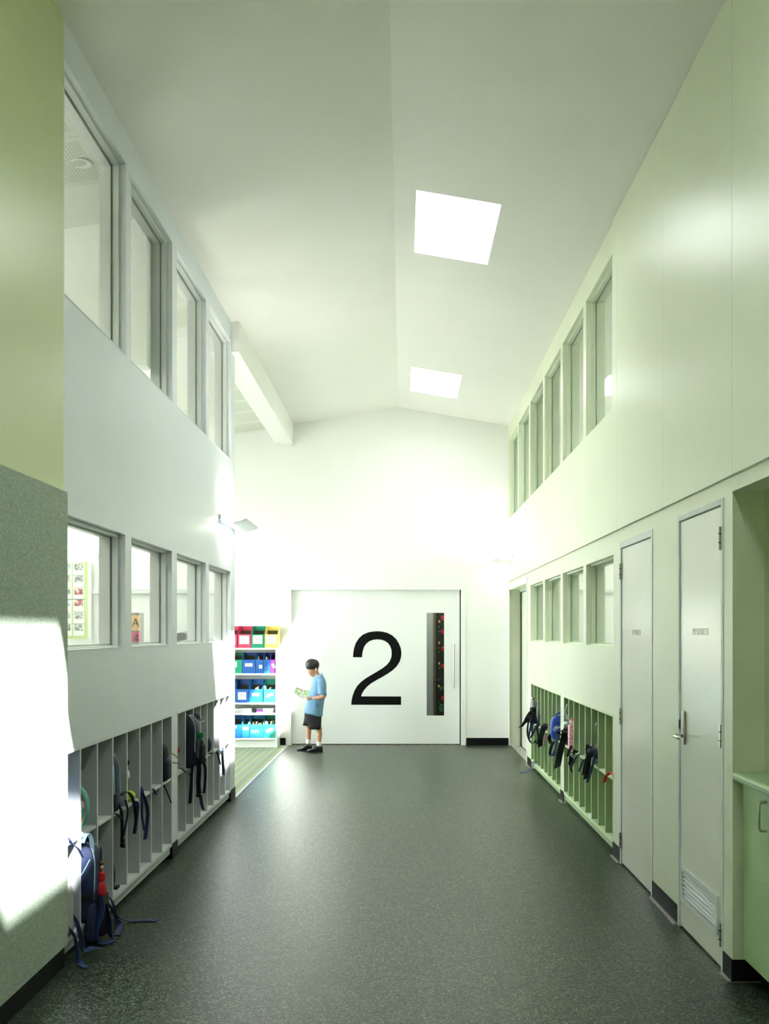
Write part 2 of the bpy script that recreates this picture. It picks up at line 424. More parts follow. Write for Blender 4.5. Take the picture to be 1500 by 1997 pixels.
# ------------------------------------------------------------------ ceiling with skylight holes
def slope_slab(mb, x0, x1, y0, y1, th=0.07):
    mb.hexa([(x0, y0, zceil(x0)), (x1, y0, zceil(x1)), (x1, y1, zceil(x1)), (x0, y1, zceil(x0)),
             (x0, y0, zceil(x0)+th), (x1, y0, zceil(x1)+th), (x1, y1, zceil(x1)+th), (x0, y1, zceil(x0)+th)])
cl = MB()
slope_slab(cl, XL-0.14, XRIDGE, YB-0.1, YF+0.1)
slope_slab(cl, XRIDGE, SX0, YB-0.1, YF+0.1); slope_slab(cl, SX1, XR+0.14, YB-0.1, YF+0.1)
edges = [YB-0.1]+[q for s_ in SKY for q in s_]+[YF+0.1]
for i in range(0, len(edges), 2): slope_slab(cl, SX0, SX1, edges[i], edges[i+1])
struct(cl.build('ceiling', 'ceiling'), 'white pitched ceiling above the corridor', 'ceiling')
words = ['skylight behind the camera', 'skylight over the near end of the corridor', 'larger skylight nearest in the white ceiling', 'smaller skylight farther off near the end wall']
for i, (a, b_) in enumerate(SKY):
    w = root('window_%d' % (i+1), 'bright white '+words[i], 'skylight', ((SX0+SX1)/2, (a+b_)/2, zceil(0.38)), kind='structure')
    fr_ = MB()
    z0 = zceil(SX0)+0.17; z1 = zceil(SX1)+0.17
    for (xa, xb, ya, yb) in ((SX0-0.04, SX0, a-0.04, b_+0.04), (SX1, SX1+0.04, a-0.04, b_+0.04), (SX0, SX1, a-0.04, a), (SX0, SX1, b_, b_+0.04)):
        za, zb = zceil(xa)+0.07, zceil(xb)+0.07
        fr_.hexa([(xa, ya, za), (xb, ya, zb), (xb, yb, zb), (xa, yb, za), (xa, ya, za+0.05), (xb, ya, zb+0.05), (xb, yb, zb+0.05), (xa, yb, za+0.05)])
    fr_.build('frame', 'rail', w)
    p = MB(); za, zb = zceil(SX0-0.03)+0.122, zceil(SX1+0.03)+0.122
    p.hexa([(SX0-0.03, a-0.03, za), (SX1+0.03, a-0.03, zb), (SX1+0.03, b_+0.03, zb), (SX0-0.03, b_+0.03, za),
            (SX0-0.03, a-0.03, za+0.004), (SX1+0.03, a-0.03, zb+0.004), (SX1+0.03, b_+0.03, zb+0.004), (SX0-0.03, b_+0.03, za+0.004)])
    p.build('pane', 'glass', w)
    pl = bpy.data.lights.new('sky_portal', 'AREA'); pl.shape = 'RECTANGLE'; pl.size = SX1-SX0; pl.size_y = b_-a
    pl.cycles.is_portal = True
    po = bpy.data.objects.new('sky_portal', pl); C.objects.link(po); po.location = ((SX0+SX1)/2, (a+b_)/2, zceil(0.38)+0.05)
    po.rotation_euler = (0, math.atan((ZR-ZER)/(XR-XRIDGE)), 0)

# ------------------------------------------------------------------ left wall
# windows: far jambs measured along the wall, 1.05 m wide
LWF = [5.775, 6.935, 8.125, 9.29]
LW_UP = [(f_-1.05, f_, 3.085, 4.167) for f_ in LWF]
LW_LO = [(f_-1.045, f_-0.015, 1.442, 2.078) for f_ in LWF]
LBAY = [(4.68, 6.92), (7.08, 9.26)]
NEAR = 4.70
holes = LW_UP+LW_LO+[(max(a, NEAR), b_, 0.0, 0.985) for a, b_ in LBAY]
wl = wall_x(MB(), XL-0.14, XL, NEAR, YEND, 0.0, ZEL+0.02, holes).build('wall_left', 'paint_cool')
struct(wl, 'cool white left wall with two rows of windows above the cubbies', 'wall')
wn = MB().box(XL-0.14, XL+0.004, YB, NEAR, 0.0, ZEL+0.02).build('wall_left_near', 'paint_olive')
struct(wn, 'yellow green painted wall at the near left edge', 'wall')
pb = root('pinboard', 'grey green felt pinboard covering the lower near left wall', 'pinboard', (XL+0.004, 3.0, 0.1))
MB().box(XL+0.0065, XL+0.022, 1.2, NEAR+0.004, 0.10, 2.172).build('felt_sheet', 'felt', pb)
struct(MB().box(XL+0.004, XL+0.010, YB, NEAR-0.005, 0.0, 0.098).build('baseboard_left', 'black_rubber'), 'black skirting under the felt pinboard', 'skirting')
k = 2
for (a, b_, lab) in ((6.92, 7.08, 'between the two left cubby units'), (9.26, YEND, 'at the far end of the left cubby wall')):
    mb = MB().box(XL, XL+0.006, a, b_, 0, 0.10)
    mb.box(XL-0.045, XL, a-0.0, a+0.006, 0, 0.10) 
    if b_ == YEND: mb.box(XL-0.14, XL+0.006, YEND, YEND+0.006, 0, 0.1)
    struct(mb.build('baseboard_left_%d' % k, 'black_rubber'), 'short black skirting '+lab, 'skirting'); k += 1

wn_i = 5
def window(sgn, X0, hole, label, fm, sillm):
    """glazed opening; sgn=+1 when the wall goes to +x behind its face at X0"""
    global wn_i
    y0, y1, z0, z1 = hole
    w = root('window_%d' % wn_i, label, 'window', (X0+sgn*0.07, (y0+y1)/2, z0), kind='structure'); wn_i += 1
    d = lambda t: X0+sgn*t
    MB().ringbox('x', d(0.038), d(0.072), y0, y1, z0, z1, 0.014).build('outer_frame', fm, w)
    MB().ringbox('x', d(0.080), d(0.112), y0, y1, z0, z1, 0.026).build('inner_frame', fm, w)
    MB().ringbox('x', d(0.112), d(0.145), y0, y1, z0, z1, 0.012).build('lining', fm, w)
    MB().box(d(0.073), d(0.079), y0+0.004, y1-0.004, z0+0.004, z1-0.004).build('pane', 'glass', w)
    MB().box(d(-0.002), d(0.038), y0, y1, z0-0.0, z0+0.006).build('sill', sillm, w)
    return w
ordn = ['nearest', 'second nearest', 'third nearest', 'farthest']
for i in range(4):
    window(-1, XL, LW_UP[i], ordn[i]+' of the tall upper windows in the left wall', 'window_grey', 'edge_grey')
for i in range(4):
    window(-1, XL, LW_LO[i], ordn[i]+' of the lower windows above the left cubbies', 'window_grey', 'edge_grey')

# beam from the wall end to the far wall
bm_ = MB().box(-1.72, -1.49, 9.31, YF, 4.075, ZEL+0.03)
bm_.box(-1.715, -1.495, YF-0.10, YF, 4.045, 4.075)
struct(bm_.build('trim_2', 'paint_white', bev=0.004), 'white ceiling beam running from the left wall to the far wall', 'beam')

# ------------------------------------------------------------------ right wall
RWF = [8.03, 9.205, 10.38, 11.55, 12.72, 13.875]
RW_UP = [(f_-1.05, f_, 3.05, 4.12) for f_ in RWF]
RW_LO = [(f_-1.05, f_, 1.427, 2.06) for f_ in (8.06, 9.24, 10.41, 11.58)]
RBAY = [(7.02, 9.176), (9.346, 11.52)]
ELEC = (5.909, 6.796, 0.0, 2.125); PV = (4.601, 5.369, 0.0, 2.135)
SLIDE = (11.87, 13.86, 0.0, 2.10); ALC = (1.0, 4.48, 0.0, 2.145)
XLW = XR+0.010                                   # face of the lower wall, set back under the panels
holes = RW_LO+[(a, b_, 0.0, 0.97) for a, b_ in RBAY]+[ELEC, PV, SLIDE, ALC]
wr = wall_x(MB(), XLW, XLW+0.14, YB, YF, 0.0, 2.22, holes)
wall_x(wr, XR+0.004, XR+0.15, YB, YF, 2.22, ZER+0.02, RW_UP)
wr = wr.build('wall_right', 'paint_green'); struct(wr, 'pale green right wall with cubbies, doors and high windows', 'wall')
joints = [YB, -2.68, -1.50, -0.30, 0.88, 2.07, 3.26, 4.44, 5.62, 6.84, 8.02, 9.20, 10.36, 11.55, 12.72, YF]
for i in range(len(joints)-1):
    a, b_ = joints[i]+0.0012, joints[i+1]-0.0012
    p = MB()
    top = ZER-0.002
    if b_ < 6.9: p.box(XR-0.006, XR+0.004, a, b_, 2.212, top)
    elif a < 6.98:
        p.box(XR-0.006, XR+0.004, a, b_, 2.212, 3.05); p.box(XR-0.006, XR+0.004, a, 6.98, 3.05, top)
    else: p.box(XR-0.006, XR+0.004, a, b_, 2.212, 3.05)
    p.build('wall_panel', 'paint_green', wr, bev=0.0015)
ordr = ['nearest', 'second nearest', 'third nearest', 'fourth nearest', 'fifth nearest', 'farthest']
for i in range(6): window(1, XR+0.004, RW_UP[i], ordr[i]+' of the tall upper windows in the right wall', 'window_green', 'edge_green')
for i in range(4): window(1, XLW, RW_LO[i], ordn[i]+' of the lower windows above the right cubbies', 'window_green', 'edge_green')
# skirting pieces
k = 1
for (a, b_, lab) in ((4.48, 4.601, 'beside the recessed counter'), (5.369, 5.909, 'between the two service doors'), (6.796, 7.02, 'between the electrical door and the cubbies'),
                     (9.176, 9.346, 'between the two right cubby units'), (11.52, 11.87, 'beside the far sliding door')):
    mb = MB().box(XLW-0.006, XLW, a, b_, 0.006, 0.10)
    if a == 4.48: mb.box(XLW-0.006, XLW+0.20, 4.474, 4.48, 0.006, 0.10)
    o = struct(mb.build('baseboard_right_%d' % k, 'black_rubber'), 'short black skirting '+lab, 'skirting'); k += 1
    MB().box(XLW-0.022, XLW, a, b_, 0.0, 0.007).build('floor_strip', 'strip_alu', o, label='pale metal strip')
struct(MB().ringbox('x', XLW-0.008, XLW, 11.84, 13.89, -0.1, 2.165, 0.055).build('trim_3', 'paint_white'), 'pale architrave round the far right door opening', 'trim')

# ------------------------------------------------------------------ far wall with the wide sliding door
D0, D1, DZ = yy(568, 0, YF).x, yy(898, 0, YF).x, 2.107
wf = MB(); wf.box(-4.5, D0, YF, YF+0.14, 0, 4.8); wf.box(D1+0.01, XR+0.16, YF, YF+0.14, 0, 4.8); wf.box(D0, D1+0.01, YF, YF+0.14, DZ, 4.8)
struct(wf.build('wall_far', 'paint_white'), 'white gabled end wall of the corridor', 'wall')
ar = MB(); t_ = 0.06
ar.box(D0-t_, D0, YF-0.008, YF, 0, DZ+0.03); ar.box(D1+0.012, D1+0.012+t_, YF-0.008, YF, 0, DZ+0.03); ar.box(D0, D1+0.012, YF-0.008, YF, DZ, DZ+0.03)
struct(ar.build('trim_4', 'paint_white'), 'thin white architrave round the wide sliding door', 'trim')
struct(MB().box(D1+0.08, XR, YF-0.010, YF, 0, 0.098).build('baseboard_far_right', 'black_rubber'), 'black skirting right of the wide white door', 'skirting')
struct(MB().box(-1.68, -1.59, YF-0.012, YF, 0, 0.098).build('baseboard_far_left', 'black_rubber'), 'short black skirting between bookcase and white door', 'skirting')

YD = YF+0.055                                     # face of the door leaf
G0, G1, GZ0, GZ1 = yy(832, 0, YD).x, yy(866.5, 0, YD).x, yy(0, 1396, YD).z, yy(0, 1195, YD).z
d1 = root('door_1', 'wide white sliding door with a big black number 2', 'door', ((D0+D1)/2, YD, 0), kind='structure')
lf = MB(); a0, a1 = D0-0.05, D1-0.006
lf.box(a0, G0, YD, YD+0.045, 0.012, DZ+0.05); lf.box(G1, a1, YD, YD+0.045, 0.012, DZ+0.05); lf.box(G0, G1, YD, YD+0.045, 0.012, GZ0); lf.box(G0, G1, YD, YD+0.045, GZ1, DZ+0.05)
lf.build('leaf', 'door_white', d1)
MB().ringbox('y', YD-0.003, YD+0.003, G0-0.012, G1+0.012, GZ0-0.012, GZ1+0.012, 0.013).build('glazing_bead', 'door_white', d1)
MB().box(G0, G1, YD+0.02, YD+0.026, GZ0, GZ1).build('pane', 'glass', d1)
two = [(285, 718), (290, 640), (305, 540), (340, 440), (400, 345), (480, 275), (580, 232), (690, 213), (770, 210), (860, 217), (960, 243), (1050, 290), (1130, 365), (1185, 455), (1220, 550), (1231, 640), (1222, 720), (1195, 805), (1140, 890), (1060, 970), (960, 1040), (850, 1105), (740, 1165), (640, 1225), (560, 1290), (500, 1360), (462, 1425), (445, 1480), (1222, 1482), (1222, 1646), (250, 1644), (258, 1560), (280, 1460), (315, 1365), (365, 1280), (440, 1200), (530, 1130), (640, 1065), (760, 993), (870, 925), (950, 860), (1005, 790), (1033, 715), (1040, 640), (1033, 570), (1010, 500), (965, 440), (905, 398), (835, 375), (755, 369), (680, 377), (610, 403), (550, 447), (505, 510), (480, 585), (465, 665), (463, 718)]
poly = [(yy(660+x/10, 0, YD).x, yy(0, 1210+y/10, YD).z) for x, y in two]
MB().prism(poly, 'y', YD-0.002, YD+0.001).build('number', 'black_vinyl', d1, label='big black number 2')
hd = MB(); hx = yy(885, 0, YD).x; hz0, hz1 = 0.77, 1.375
hd.tube([(hx, YD-0.05, hz0), (hx, YD-0.05, hz1)], 0.011, 12)
for z in (0.90, 1.25): hd.tube([(hx, YD-0.05, z), (hx, YD+0.002, z)], 0.008, 10)
hd.build('handle', 'steel', d1, smooth=True, label='long brushed steel bar handle')
MB().box(D1-0.004, D1+0.012, YD+0.02, YD+0.06, 0, DZ).build('shadow_gap', 'black_rubber', d1)

# far right sliding door inside its reveal
d4 = root('door_2', 'pale green sliding door recessed at the far right', 'door', (XLW+0.16, 12.8, 0), kind='structure')
MB().box(XLW+0.150, XLW+0.19, 11.6, 13.70, 0.01, 2.06).build('leaf', 'paint_green', d4)
MB().box(XLW+0.1495, XLW+0.19, 13.71, 13.86, 0.0, 2.10).build('gap_seal', 'dark_strip', d4)  # dark strip painted as the shadowed gap beside the leaf
MB().box(XLW+0.141, XLW+0.19, 11.6, 13.86, 2.07, 2.13).build('track', 'frame_grey', d4)
MB().box(XLW+0.02, XLW+0.14, 11.87, 13.86, 0.0, 0.004).build('threshold', 'strip_alu', d4)

# hinged service doors
def text_obj(name, body, size, parent, loc, rot, m_, align='CENTER', sx=1.0, label=None, ext=0.0004, thin=0.0):
    cu = bpy.data.curves.new(name, 'FONT'); cu.body = body; cu.size = size; cu.align_x = align; cu.align_y = 'CENTER'; cu.extrude = ext; cu.offset = -thin
    cu.materials.append(M[m_]); tmp = bpy.data.objects.new(name, cu); C.objects.link(tmp)
    bpy.context.view_layer.update()
    me = bpy.data.meshes.new_from_object(tmp.evaluated_get(bpy.context.evaluated_depsgraph_get())); me.name = name
    bpy.data.objects.remove(tmp)
    o = bpy.data.objects.new(name, me); C.objects.link(o); o.parent = parent
    o.location = Vector(loc)-wloc(parent); o.rotation_euler = rot; o.scale = (sx, 1, 1)
    if label: o['label'] = label
    return o
def hinge(d, y, z, x):
    h = MB(); h.tube([(x-0.006, y, z-0.052), (x-0.006, y, z+0.052)], 0.008, 10)
    h.box(x-0.003, x+0.002, y-0.014, y+0.014, z-0.052, z+0.052)
    o = h.build('hinge', 'steel', d, smooth=False)
    MB().tube([(x-0.006, y, z-0.022), (x-0.006, y, z-0.018)], 0.0088, 10).tube([(x-0.006, y, z+0.018), (x-0.006, y, z+0.022)], 0.0088, 10).build('hinge_knuckle', 'black_rubber', o)
def service_door(name, hole, label, leaf_top, hinge_side, text, tsize, ty, tz, hz):
    y0, y1, z0, z1 = hole
    d = root(name, label, 'door', (XLW, (y0+y1)/2, 0), kind='structure')
    fm = MB(); t = 0.034
    fm.box(XLW-0.004, XLW+0.10, y0, y0+t, 0, z1); fm.box(XLW-0.004, XLW+0.10, y1-t, y1, 0, z1); fm.box(XLW-0.004, XLW+0.10, y0+t, y1-t, leaf_top+0.006, z1)
    fm.build('frame', 'frame_grey', d, bev=0.002)
    return d, y0+t+0.003, y1-t-0.003
d, a, b_ = service_door('door_3', ELEC, 'pale green door lettered ELECTRICAL beside the right cubbies', 2.078, 1, '', 0, 0, 0, 0)
MB().box(XLW+0.004, XLW+0.042, a, b_, 0.012, 2.078).build('leaf', 'door_paint', d, bev=0.0015)
for z in (1.93, 0.977, 0.157): hinge(d, b_+0.006, z, XLW)
MB().lathe([(0.0, 0.0), (0.013, 0.0), (0.013, 0.004), (0.0, 0.006)][1:], (XLW+0.004, 6.04, 1.31), 14, 'x').build('lock_plate', 'steel', d)
text_obj('lettering', 'ELECTRICAL', 0.050, d, (XLW+0.0035, 6.34, 1.527), (math.pi/2, 0, -math.pi/2), 'lettering', sx=0.9, thin=0.0012, label='small grey letters ELECTRICAL')
d, a, b_ = service_door('door_4', PV, 'pale green door lettered PV SERVICES with a louvre and lever handle', 2.10, -1, '', 0, 0, 0, 0)
LY0, LY1, LZ0, LZ1 = 4.69, 5.31, 0.145, 0.325
lf = MB(); lf.box(XLW+0.004, XLW+0.042, a, b_, LZ1-0.02, 2.10); lf.box(XLW+0.004, XLW+0.042, a, b_, 0.012, LZ0+0.02)
lf.box(XLW+0.004, XLW+0.042, a, LY0+0.02, LZ0+0.02, LZ1-0.02); lf.box(XLW+0.004, XLW+0.042, LY1-0.02, b_, LZ0+0.02, LZ1-0.02)
lf.build('leaf', 'door_paint', d)
lv = MB().ringbox('x', XLW-0.004, XLW+0.006, LY0, LY1, LZ0, LZ1, 0.024).build('louvre', 'frame_grey', d, label='grey metal louvre')
for i in range(6):
    z = LZ0+0.036+i*0.0215; ya, yb = LY0+0.022, LY1-0.022
    sl = MB(); sl.hexa([(XLW-0.001, ya, z-0.006), (XLW+0.001, ya, z-0.008), (XLW+0.001, yb, z-0.008), (XLW-0.001, yb, z-0.006),
                        (XLW+0.016, ya, z+0.006), (XLW+0.018, ya, z+0.004), (XLW+0.018, yb, z+0.004), (XLW+0.016, yb, z+0.006)])
    sl.build('slat', 'edge_grey', lv)
MB().box(XLW+0.036, XLW+0.040, LY0+0.02, LY1-0.02, LZ0+0.02, LZ1-0.02).build('louvre_back', 'box_inside', d)  # dark colour stands in for the shadow between the slats
for z in (1.955, 1.06, 0.163): hinge(d, a-0.004, z, XLW)
hy = 5.255
hb = MB().box(XLW-0.009, XLW+0.005, hy-0.021, hy+0.021, 0.955, 1.128).build('lock_plate', 'steel', d, bev=0.004)
hn = MB().tube([(XLW-0.006, hy, 1.0), (XLW-0.030, hy, 1.0), (XLW-0.048, hy-0.008, 1.0), (XLW-0.055, hy-0.03, 1.0), (XLW-0.055, hy-0.09, 1.0), (XLW-0.05, hy-0.115, 1.0)], 0.0095, 12)
hn.build('lever', 'chrome', hb, smooth=True)
MB().box(XLW-0.006, XLW+0.004, 5.335, 5.352, 1.03, 1.075).build('strike_plate', 'steel', d)
text_obj('lettering', 'PV SERVICES', 0.050, d, (XLW+0.0035, 4.975, 1.531), (math.pi/2, 0, -math.pi/2), 'lettering', sx=0.98, thin=0.0012, label='small grey letters PV SERVICES')

# ------------------------------------------------------------------ rear end, alcove, neighbouring rooms
struct(MB().box(XL, XR+0.16, YB-0.1, YB, 0, 4.7).build('wall_rear', 'paint_green'), 'pale green wall closing the corridor behind the camera', 'wall')
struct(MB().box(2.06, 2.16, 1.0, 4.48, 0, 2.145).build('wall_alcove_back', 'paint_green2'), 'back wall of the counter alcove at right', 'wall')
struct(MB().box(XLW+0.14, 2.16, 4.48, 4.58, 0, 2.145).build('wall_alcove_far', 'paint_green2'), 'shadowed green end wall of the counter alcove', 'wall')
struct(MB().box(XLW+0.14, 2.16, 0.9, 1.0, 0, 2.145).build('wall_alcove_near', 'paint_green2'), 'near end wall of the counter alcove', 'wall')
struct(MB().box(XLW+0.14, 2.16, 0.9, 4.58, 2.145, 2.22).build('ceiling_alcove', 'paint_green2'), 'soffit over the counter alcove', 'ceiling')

lr = MB()
lr.box(-6.3, -6.2, 2.5, 9.505, 0, 4.6); lr.box(-6.2, XL-0.14, 2.5, 2.6, 0, 4.6)
lr.box(-6.2, XL-0.141, 9.40, 9.505, 0, 4.6)
lr.box(-6.2, XL-0.14, 6.80, 6.93, 3.30, 4.6)
struct(lr.build('wall_classroom_left', 'paint_white'), 'white inner walls of the classroom behind the left windows', 'wall')
rr = MB(); rr.box(6.1, 6.2, 4.6, YF, 0, 4.6); rr.box(2.16, 6.2, 4.5, 4.6, 0, 4.6)
struct(rr.build('wall_classroom_right', 'paint_white'), 'white inner walls of the classroom behind the right windows', 'wall')
wrf = MB(); wrf.box(XR+0.16, 6.2, YF, YF+0.1, 0, 4.6)
struct(wrf.build('wall_classroom_right_far', 'paint_white'), 'white end wall of the right classroom', 'wall')
nk = wall_x(MB(), -4.5, -4.4, 9.505, YF, 0, 4.6, [(10.0, 13.5, 0.7, 3.1)])
struct(nk.build('wall_nook', 'paint_white'), 'outer wall of the reading nook with its window', 'wall')
nw = root('window_%d' % wn_i, 'wide daylight window in the outer wall of the nook', 'window', (-4.45, 11.75, 0.7), kind='structure'); wn_i += 1
MB().ringbox('x', -4.49, -4.42, 10.0, 13.5, 0.7, 3.1, 0.05).box(-4.49, -4.42, 11.72, 11.78, 0.75, 3.05).build('frame', 'frame_grey', nw)
MB().box(-4.458, -4.452, 10.05, 13.45, 0.75, 3.05).build('pane', 'glass', nw)
pl = bpy.data.lights.new('nook_portal', 'AREA'); pl.shape = 'RECTANGLE'; pl.size = 2.3; pl.size_y = 3.4; pl.cycles.is_portal = True
po = bpy.data.objects.new('nook_portal', pl); C.objects.link(po); po.location = (-4.40, 11.75, 1.9); po.rotation_euler = (0, math.radians(-90), 0)
struct(MB().box(-40, 40, -40, 60, -0.5, -0.12).build('ground', 'paving'), 'grey paving outside the building', 'ground')
# side ceilings fall away from the corridor
def zl(x): return 4.30-0.14*(XL-x)
lc = MB()
for xo, ya, yb in ((-6.2, 2.5, 9.505), (-4.5, 9.505, YF)):
    lc.hexa([(xo, ya, zl(xo)), (-1.70, ya, zl(-1.70)), (-1.70, yb, zl(-1.70)), (xo, yb, zl(xo)),
             (xo, ya, zl(xo)+0.1), (-1.70, ya, zl(-1.70)+0.1), (-1.70, yb, zl(-1.70)+0.1), (xo, yb, zl(xo)+0.1)])
lco = lc.build('ceiling_classroom_left', 'ceiling'); struct(lco, 'sloping ceiling with perforated tiles left of the corridor', 'ceiling')
ang = math.atan(0.14)
tile_me = None
for iy in range(18):
    for ix in range(2):
        x = -2.03-0.56*ix; y = 3.6+0.58*iy
        if 6.3 < y < 7.4 or 9.0 < y < 9.9: continue
        if tile_me is None:
            t0 = MB().box(-0.272, 0.272, -0.285, 0.285, -0.012, 0.0)
            tile_me = bpy.data.meshes.new('ceiling_tile'); tile_me.from_pydata(t0.v, [], t0.f); tile_me.materials.append(M['perf'])
        o = bpy.data.objects.new('ceiling_tile', tile_me); C.objects.link(o); o.parent = lco
        o.location = Vector((x, y, zl(x)-0.003))-wloc(lco); o.rotation_euler = (0, -ang, 0)
def zr_(x): return 4.30-0.14*(x-XR)
rc = MB().hexa([(1.58, 4.5, zr_(1.58)), (6.2, 4.5, zr_(6.2)), (6.2, YF, zr_(6.2)), (1.58, YF, zr_(1.58)),
                (1.58, 4.5, zr_(1.58)+0.1), (6.2, 4.5, zr_(6.2)+0.1), (6.2, YF, zr_(6.2)+0.1), (1.58, YF, zr_(1.58)+0.1)])
struct(rc.build('ceiling_classroom_right', 'ceiling'), 'sloping ceiling right of the corridor', 'ceiling')
br = MB(); br.box(-2.5, -2.4, YF+0.14, 18, 0, 3); br.box(3.4, 3.5, YF+0.14, 18, 0, 3); br.box(-2.5, 3.5, 17.9, 18, 0, 3)
struct(br.build('wall_back_room', 'grey_panel'), 'dim walls of the room behind the big door', 'wall')
struct(MB().box(-2.5, 3.5, YF+0.02, 18, 3.0, 3.1).build('ceiling_back_room', 'ceiling'), 'ceiling of the room behind the big door', 'ceiling')
struct(MB().box(-6.2, XL-0.141, 9.36, 9.40, 1.885, 1.925).build('trim_5', 'rail'), 'white rail across the classroom wall behind the left windows', 'trim')
struct(MB().box(XR+0.16, 6.2, YF-0.05, YF, 2.07, 2.11).build('trim_6', 'rail'), 'white rail across the classroom wall behind the right windows', 'trim')

# nook daylight: a window in its outer wall; light panels added to brighten rooms
def added_light_panel(x, y, z, sx, sy, label, rot=0.0):  # unseen glowing panel, added to lift a neighbouring room
    t = root('ceiling_light', label, 'ceiling light', (x, y, z), kind='structure')
    MB().ringbox('z', z-0.05, z, x-sx/2-0.03, x+sx/2+0.03, y-sy/2-0.03, y+sy/2+0.03, 0.03).build('frame', 'rail', t)
    MB().box(x-sx/2, x+sx/2, y-sy/2, y+sy/2, z-0.03, z-0.012).build('diffuser', 'fixture', t)
added_light_panel(-3.4, 4.9, 3.7, 0.5, 1.6, 'lit ceiling panel in the near left classroom')
added_light_panel(-3.4, 8.2, 3.7, 0.5, 1.4, 'lit ceiling panel in the far left classroom')
added_light_panel(3.4, 8.4, 3.8, 0.5, 1.6, 'lit ceiling panel in the near right classroom')
added_light_panel(3.4, 11.6, 3.8, 0.5, 1.6, 'lit ceiling panel in the far right classroom')
added_light_panel(0.1, 14.5, 2.95, 0.5, 0.7, 'lit ceiling panel just behind the big door')  # this and the next are added to brighten the door slot view
added_light_panel(1.4, 15.6, 2.95, 0.5, 0.8, 'lit ceiling panel deep behind the big door')

# ------------------------------------------------------------------ wall lamps
def sconce(sgn, xw, y0, y1, label, pw_=1.0):
    t = root('wall_lamp', label, 'wall lamp', (xw, (y0+y1)/2, 2.47), 'curved blade wall lamps')
    prof = [(0.005, 2.478), (0.04, 2.464), (0.08, 2.456), (0.12, 2.456), (0.16, 2.462), (0.20, 2.474), (0.232, 2.490)]
    mb = MB(); P = [(xw-sgn*d_, z) for d_, z in prof]
    rings = [[(x, y0, z), (x, y1, z), (x, y1, z+0.004), (x, y0, z+0.004)] for x, z in P]
    mb.loft(rings).build('blade', 'lamp_metal', t, smooth=False)
    MB().box(xw, xw-sgn*0.02, y0+0.01, y1-0.01, 2.486, 2.53).build('back_plate', 'lamp_metal', t)
    MB().tube([(xw-sgn*0.055, y0+0.06, 2.50), (xw-sgn*0.055, y1-0.06, 2.50)], 0.012, 10).build('light_tube', 'tube', t)
    for nm, zz, rot, e in (('uplight', 2.53, math.pi, 6.5), ('downlight', 2.448, 0.0, 3.0)):
        l = bpy.data.lights.new(nm, 'AREA'); l.shape = 'RECTANGLE'; l.size = 0.05; l.size_y = (y1-y0)*0.8; l.energy = e*pw_; l.color = (1.0, 0.97, 0.88)
        o = bpy.data.objects.new(nm, l); C.objects.link(o); o.parent = t
        o.location = Vector((xw-sgn*0.035, (y0+y1)/2, zz))-wloc(t); o.rotation_euler = (rot, 0, 0)
sconce(-1, XL, 8.67, 9.44, 'curved white blade lamp on the left wall above the cubbies')
sconce(1, XR-0.006, 13.25, 13.84, 'curved white blade lamp on the right wall near the end wall', 0.25)

# ------------------------------------------------------------------ cubby units
def cubbies(name, label, sgn, xw, edges, z_top, z_shelf, m_, em, hide_first=False):
    y0, y1 = edges[0], edges[-1]; dep = 0.40; x = lambda t: xw+sgn*t
    t = root(name, label, 'cubby shelf', (x(0.2), (y0+y1)/2, 0), 'coat and bag cubbies')
    MB().box(x(dep), x(dep+0.012), y0, y1, 0.0, z_top).build('back_panel', m_, t)
    top = MB().box(x(-0.003), x(dep), y0, y1, z_top-0.002, z_top+0.018).build('top_panel', em, t, bev=0.001)
    MB().box(x(-0.002), x(dep), y0, y1, 0.085, 0.106).build('base_panel', em, t, bev=0.001)
    MB().box(x(0.05), x(0.07), y0, y1, 0.0, 0.085).build('plinth', m_, t)
    MB().box(x(0.012), x(0.03), y0, y1, 0.035, 0.085).build('front_rail', m_, t)
    sh = MB().box(x(0.004), x(dep), y0, y1, z_shelf-0.016, z_shelf).build('shelf', em, t, bev=0.001)
    th = 0.016
    for i, y in enumerate(edges):
        a = y-th/2
        if i == 0: a = y
        if i == len(edges)-1: a = y-th
        dv = MB()
        dv.box(x(0.0), x(dep), a, a+th, 0.106, z_shelf-0.016); dv.box(x(0.0), x(dep), a, a+th, z_shelf, z_top-0.002)
        dv.box(x(0.0), x(0.0045), a, a+th, z_shelf-0.016, z_shelf)
        o = dv.build('divider', m_, t)
        MB().box(x(-0.002), x(0.0), a, a+th, 0.106, z_top-0.002).build('edge_strip', em, o)
    return t
def lin_edges(a, b_, n): return [a+(b_-a)*i/n for i in range(n+1)]
cubbies('cubby_shelf', 'near grey cubby unit in the left wall, beside the felt pinboard', -1, XL, [4.70, 4.955, 5.232, 5.509, 5.793, 6.073, 6.352, 6.638, 6.92], 0.966, 0.548, 'lock_grey', 'edge_grey')
cubbies('cubby_shelf', 'far grey cubby unit in the left wall, partly in sunlight', -1, XL, lin_edges(7.08, 9.26, 8), 0.966, 0.548, 'lock_grey', 'edge_grey')
cubbies('cubby_shelf', 'near green cubby unit in the right wall, beside the electrical door', 1, XLW, lin_edges(7.02, 9.176, 8), 0.952, 0.528, 'lock_green', 'edge_green')
cubbies('cubby_shelf', 'far green cubby unit in the right wall, beside the sliding door', 1, XLW, lin_edges(9.346, 11.52, 8), 0.952, 0.528, 'lock_green', 'edge_green')

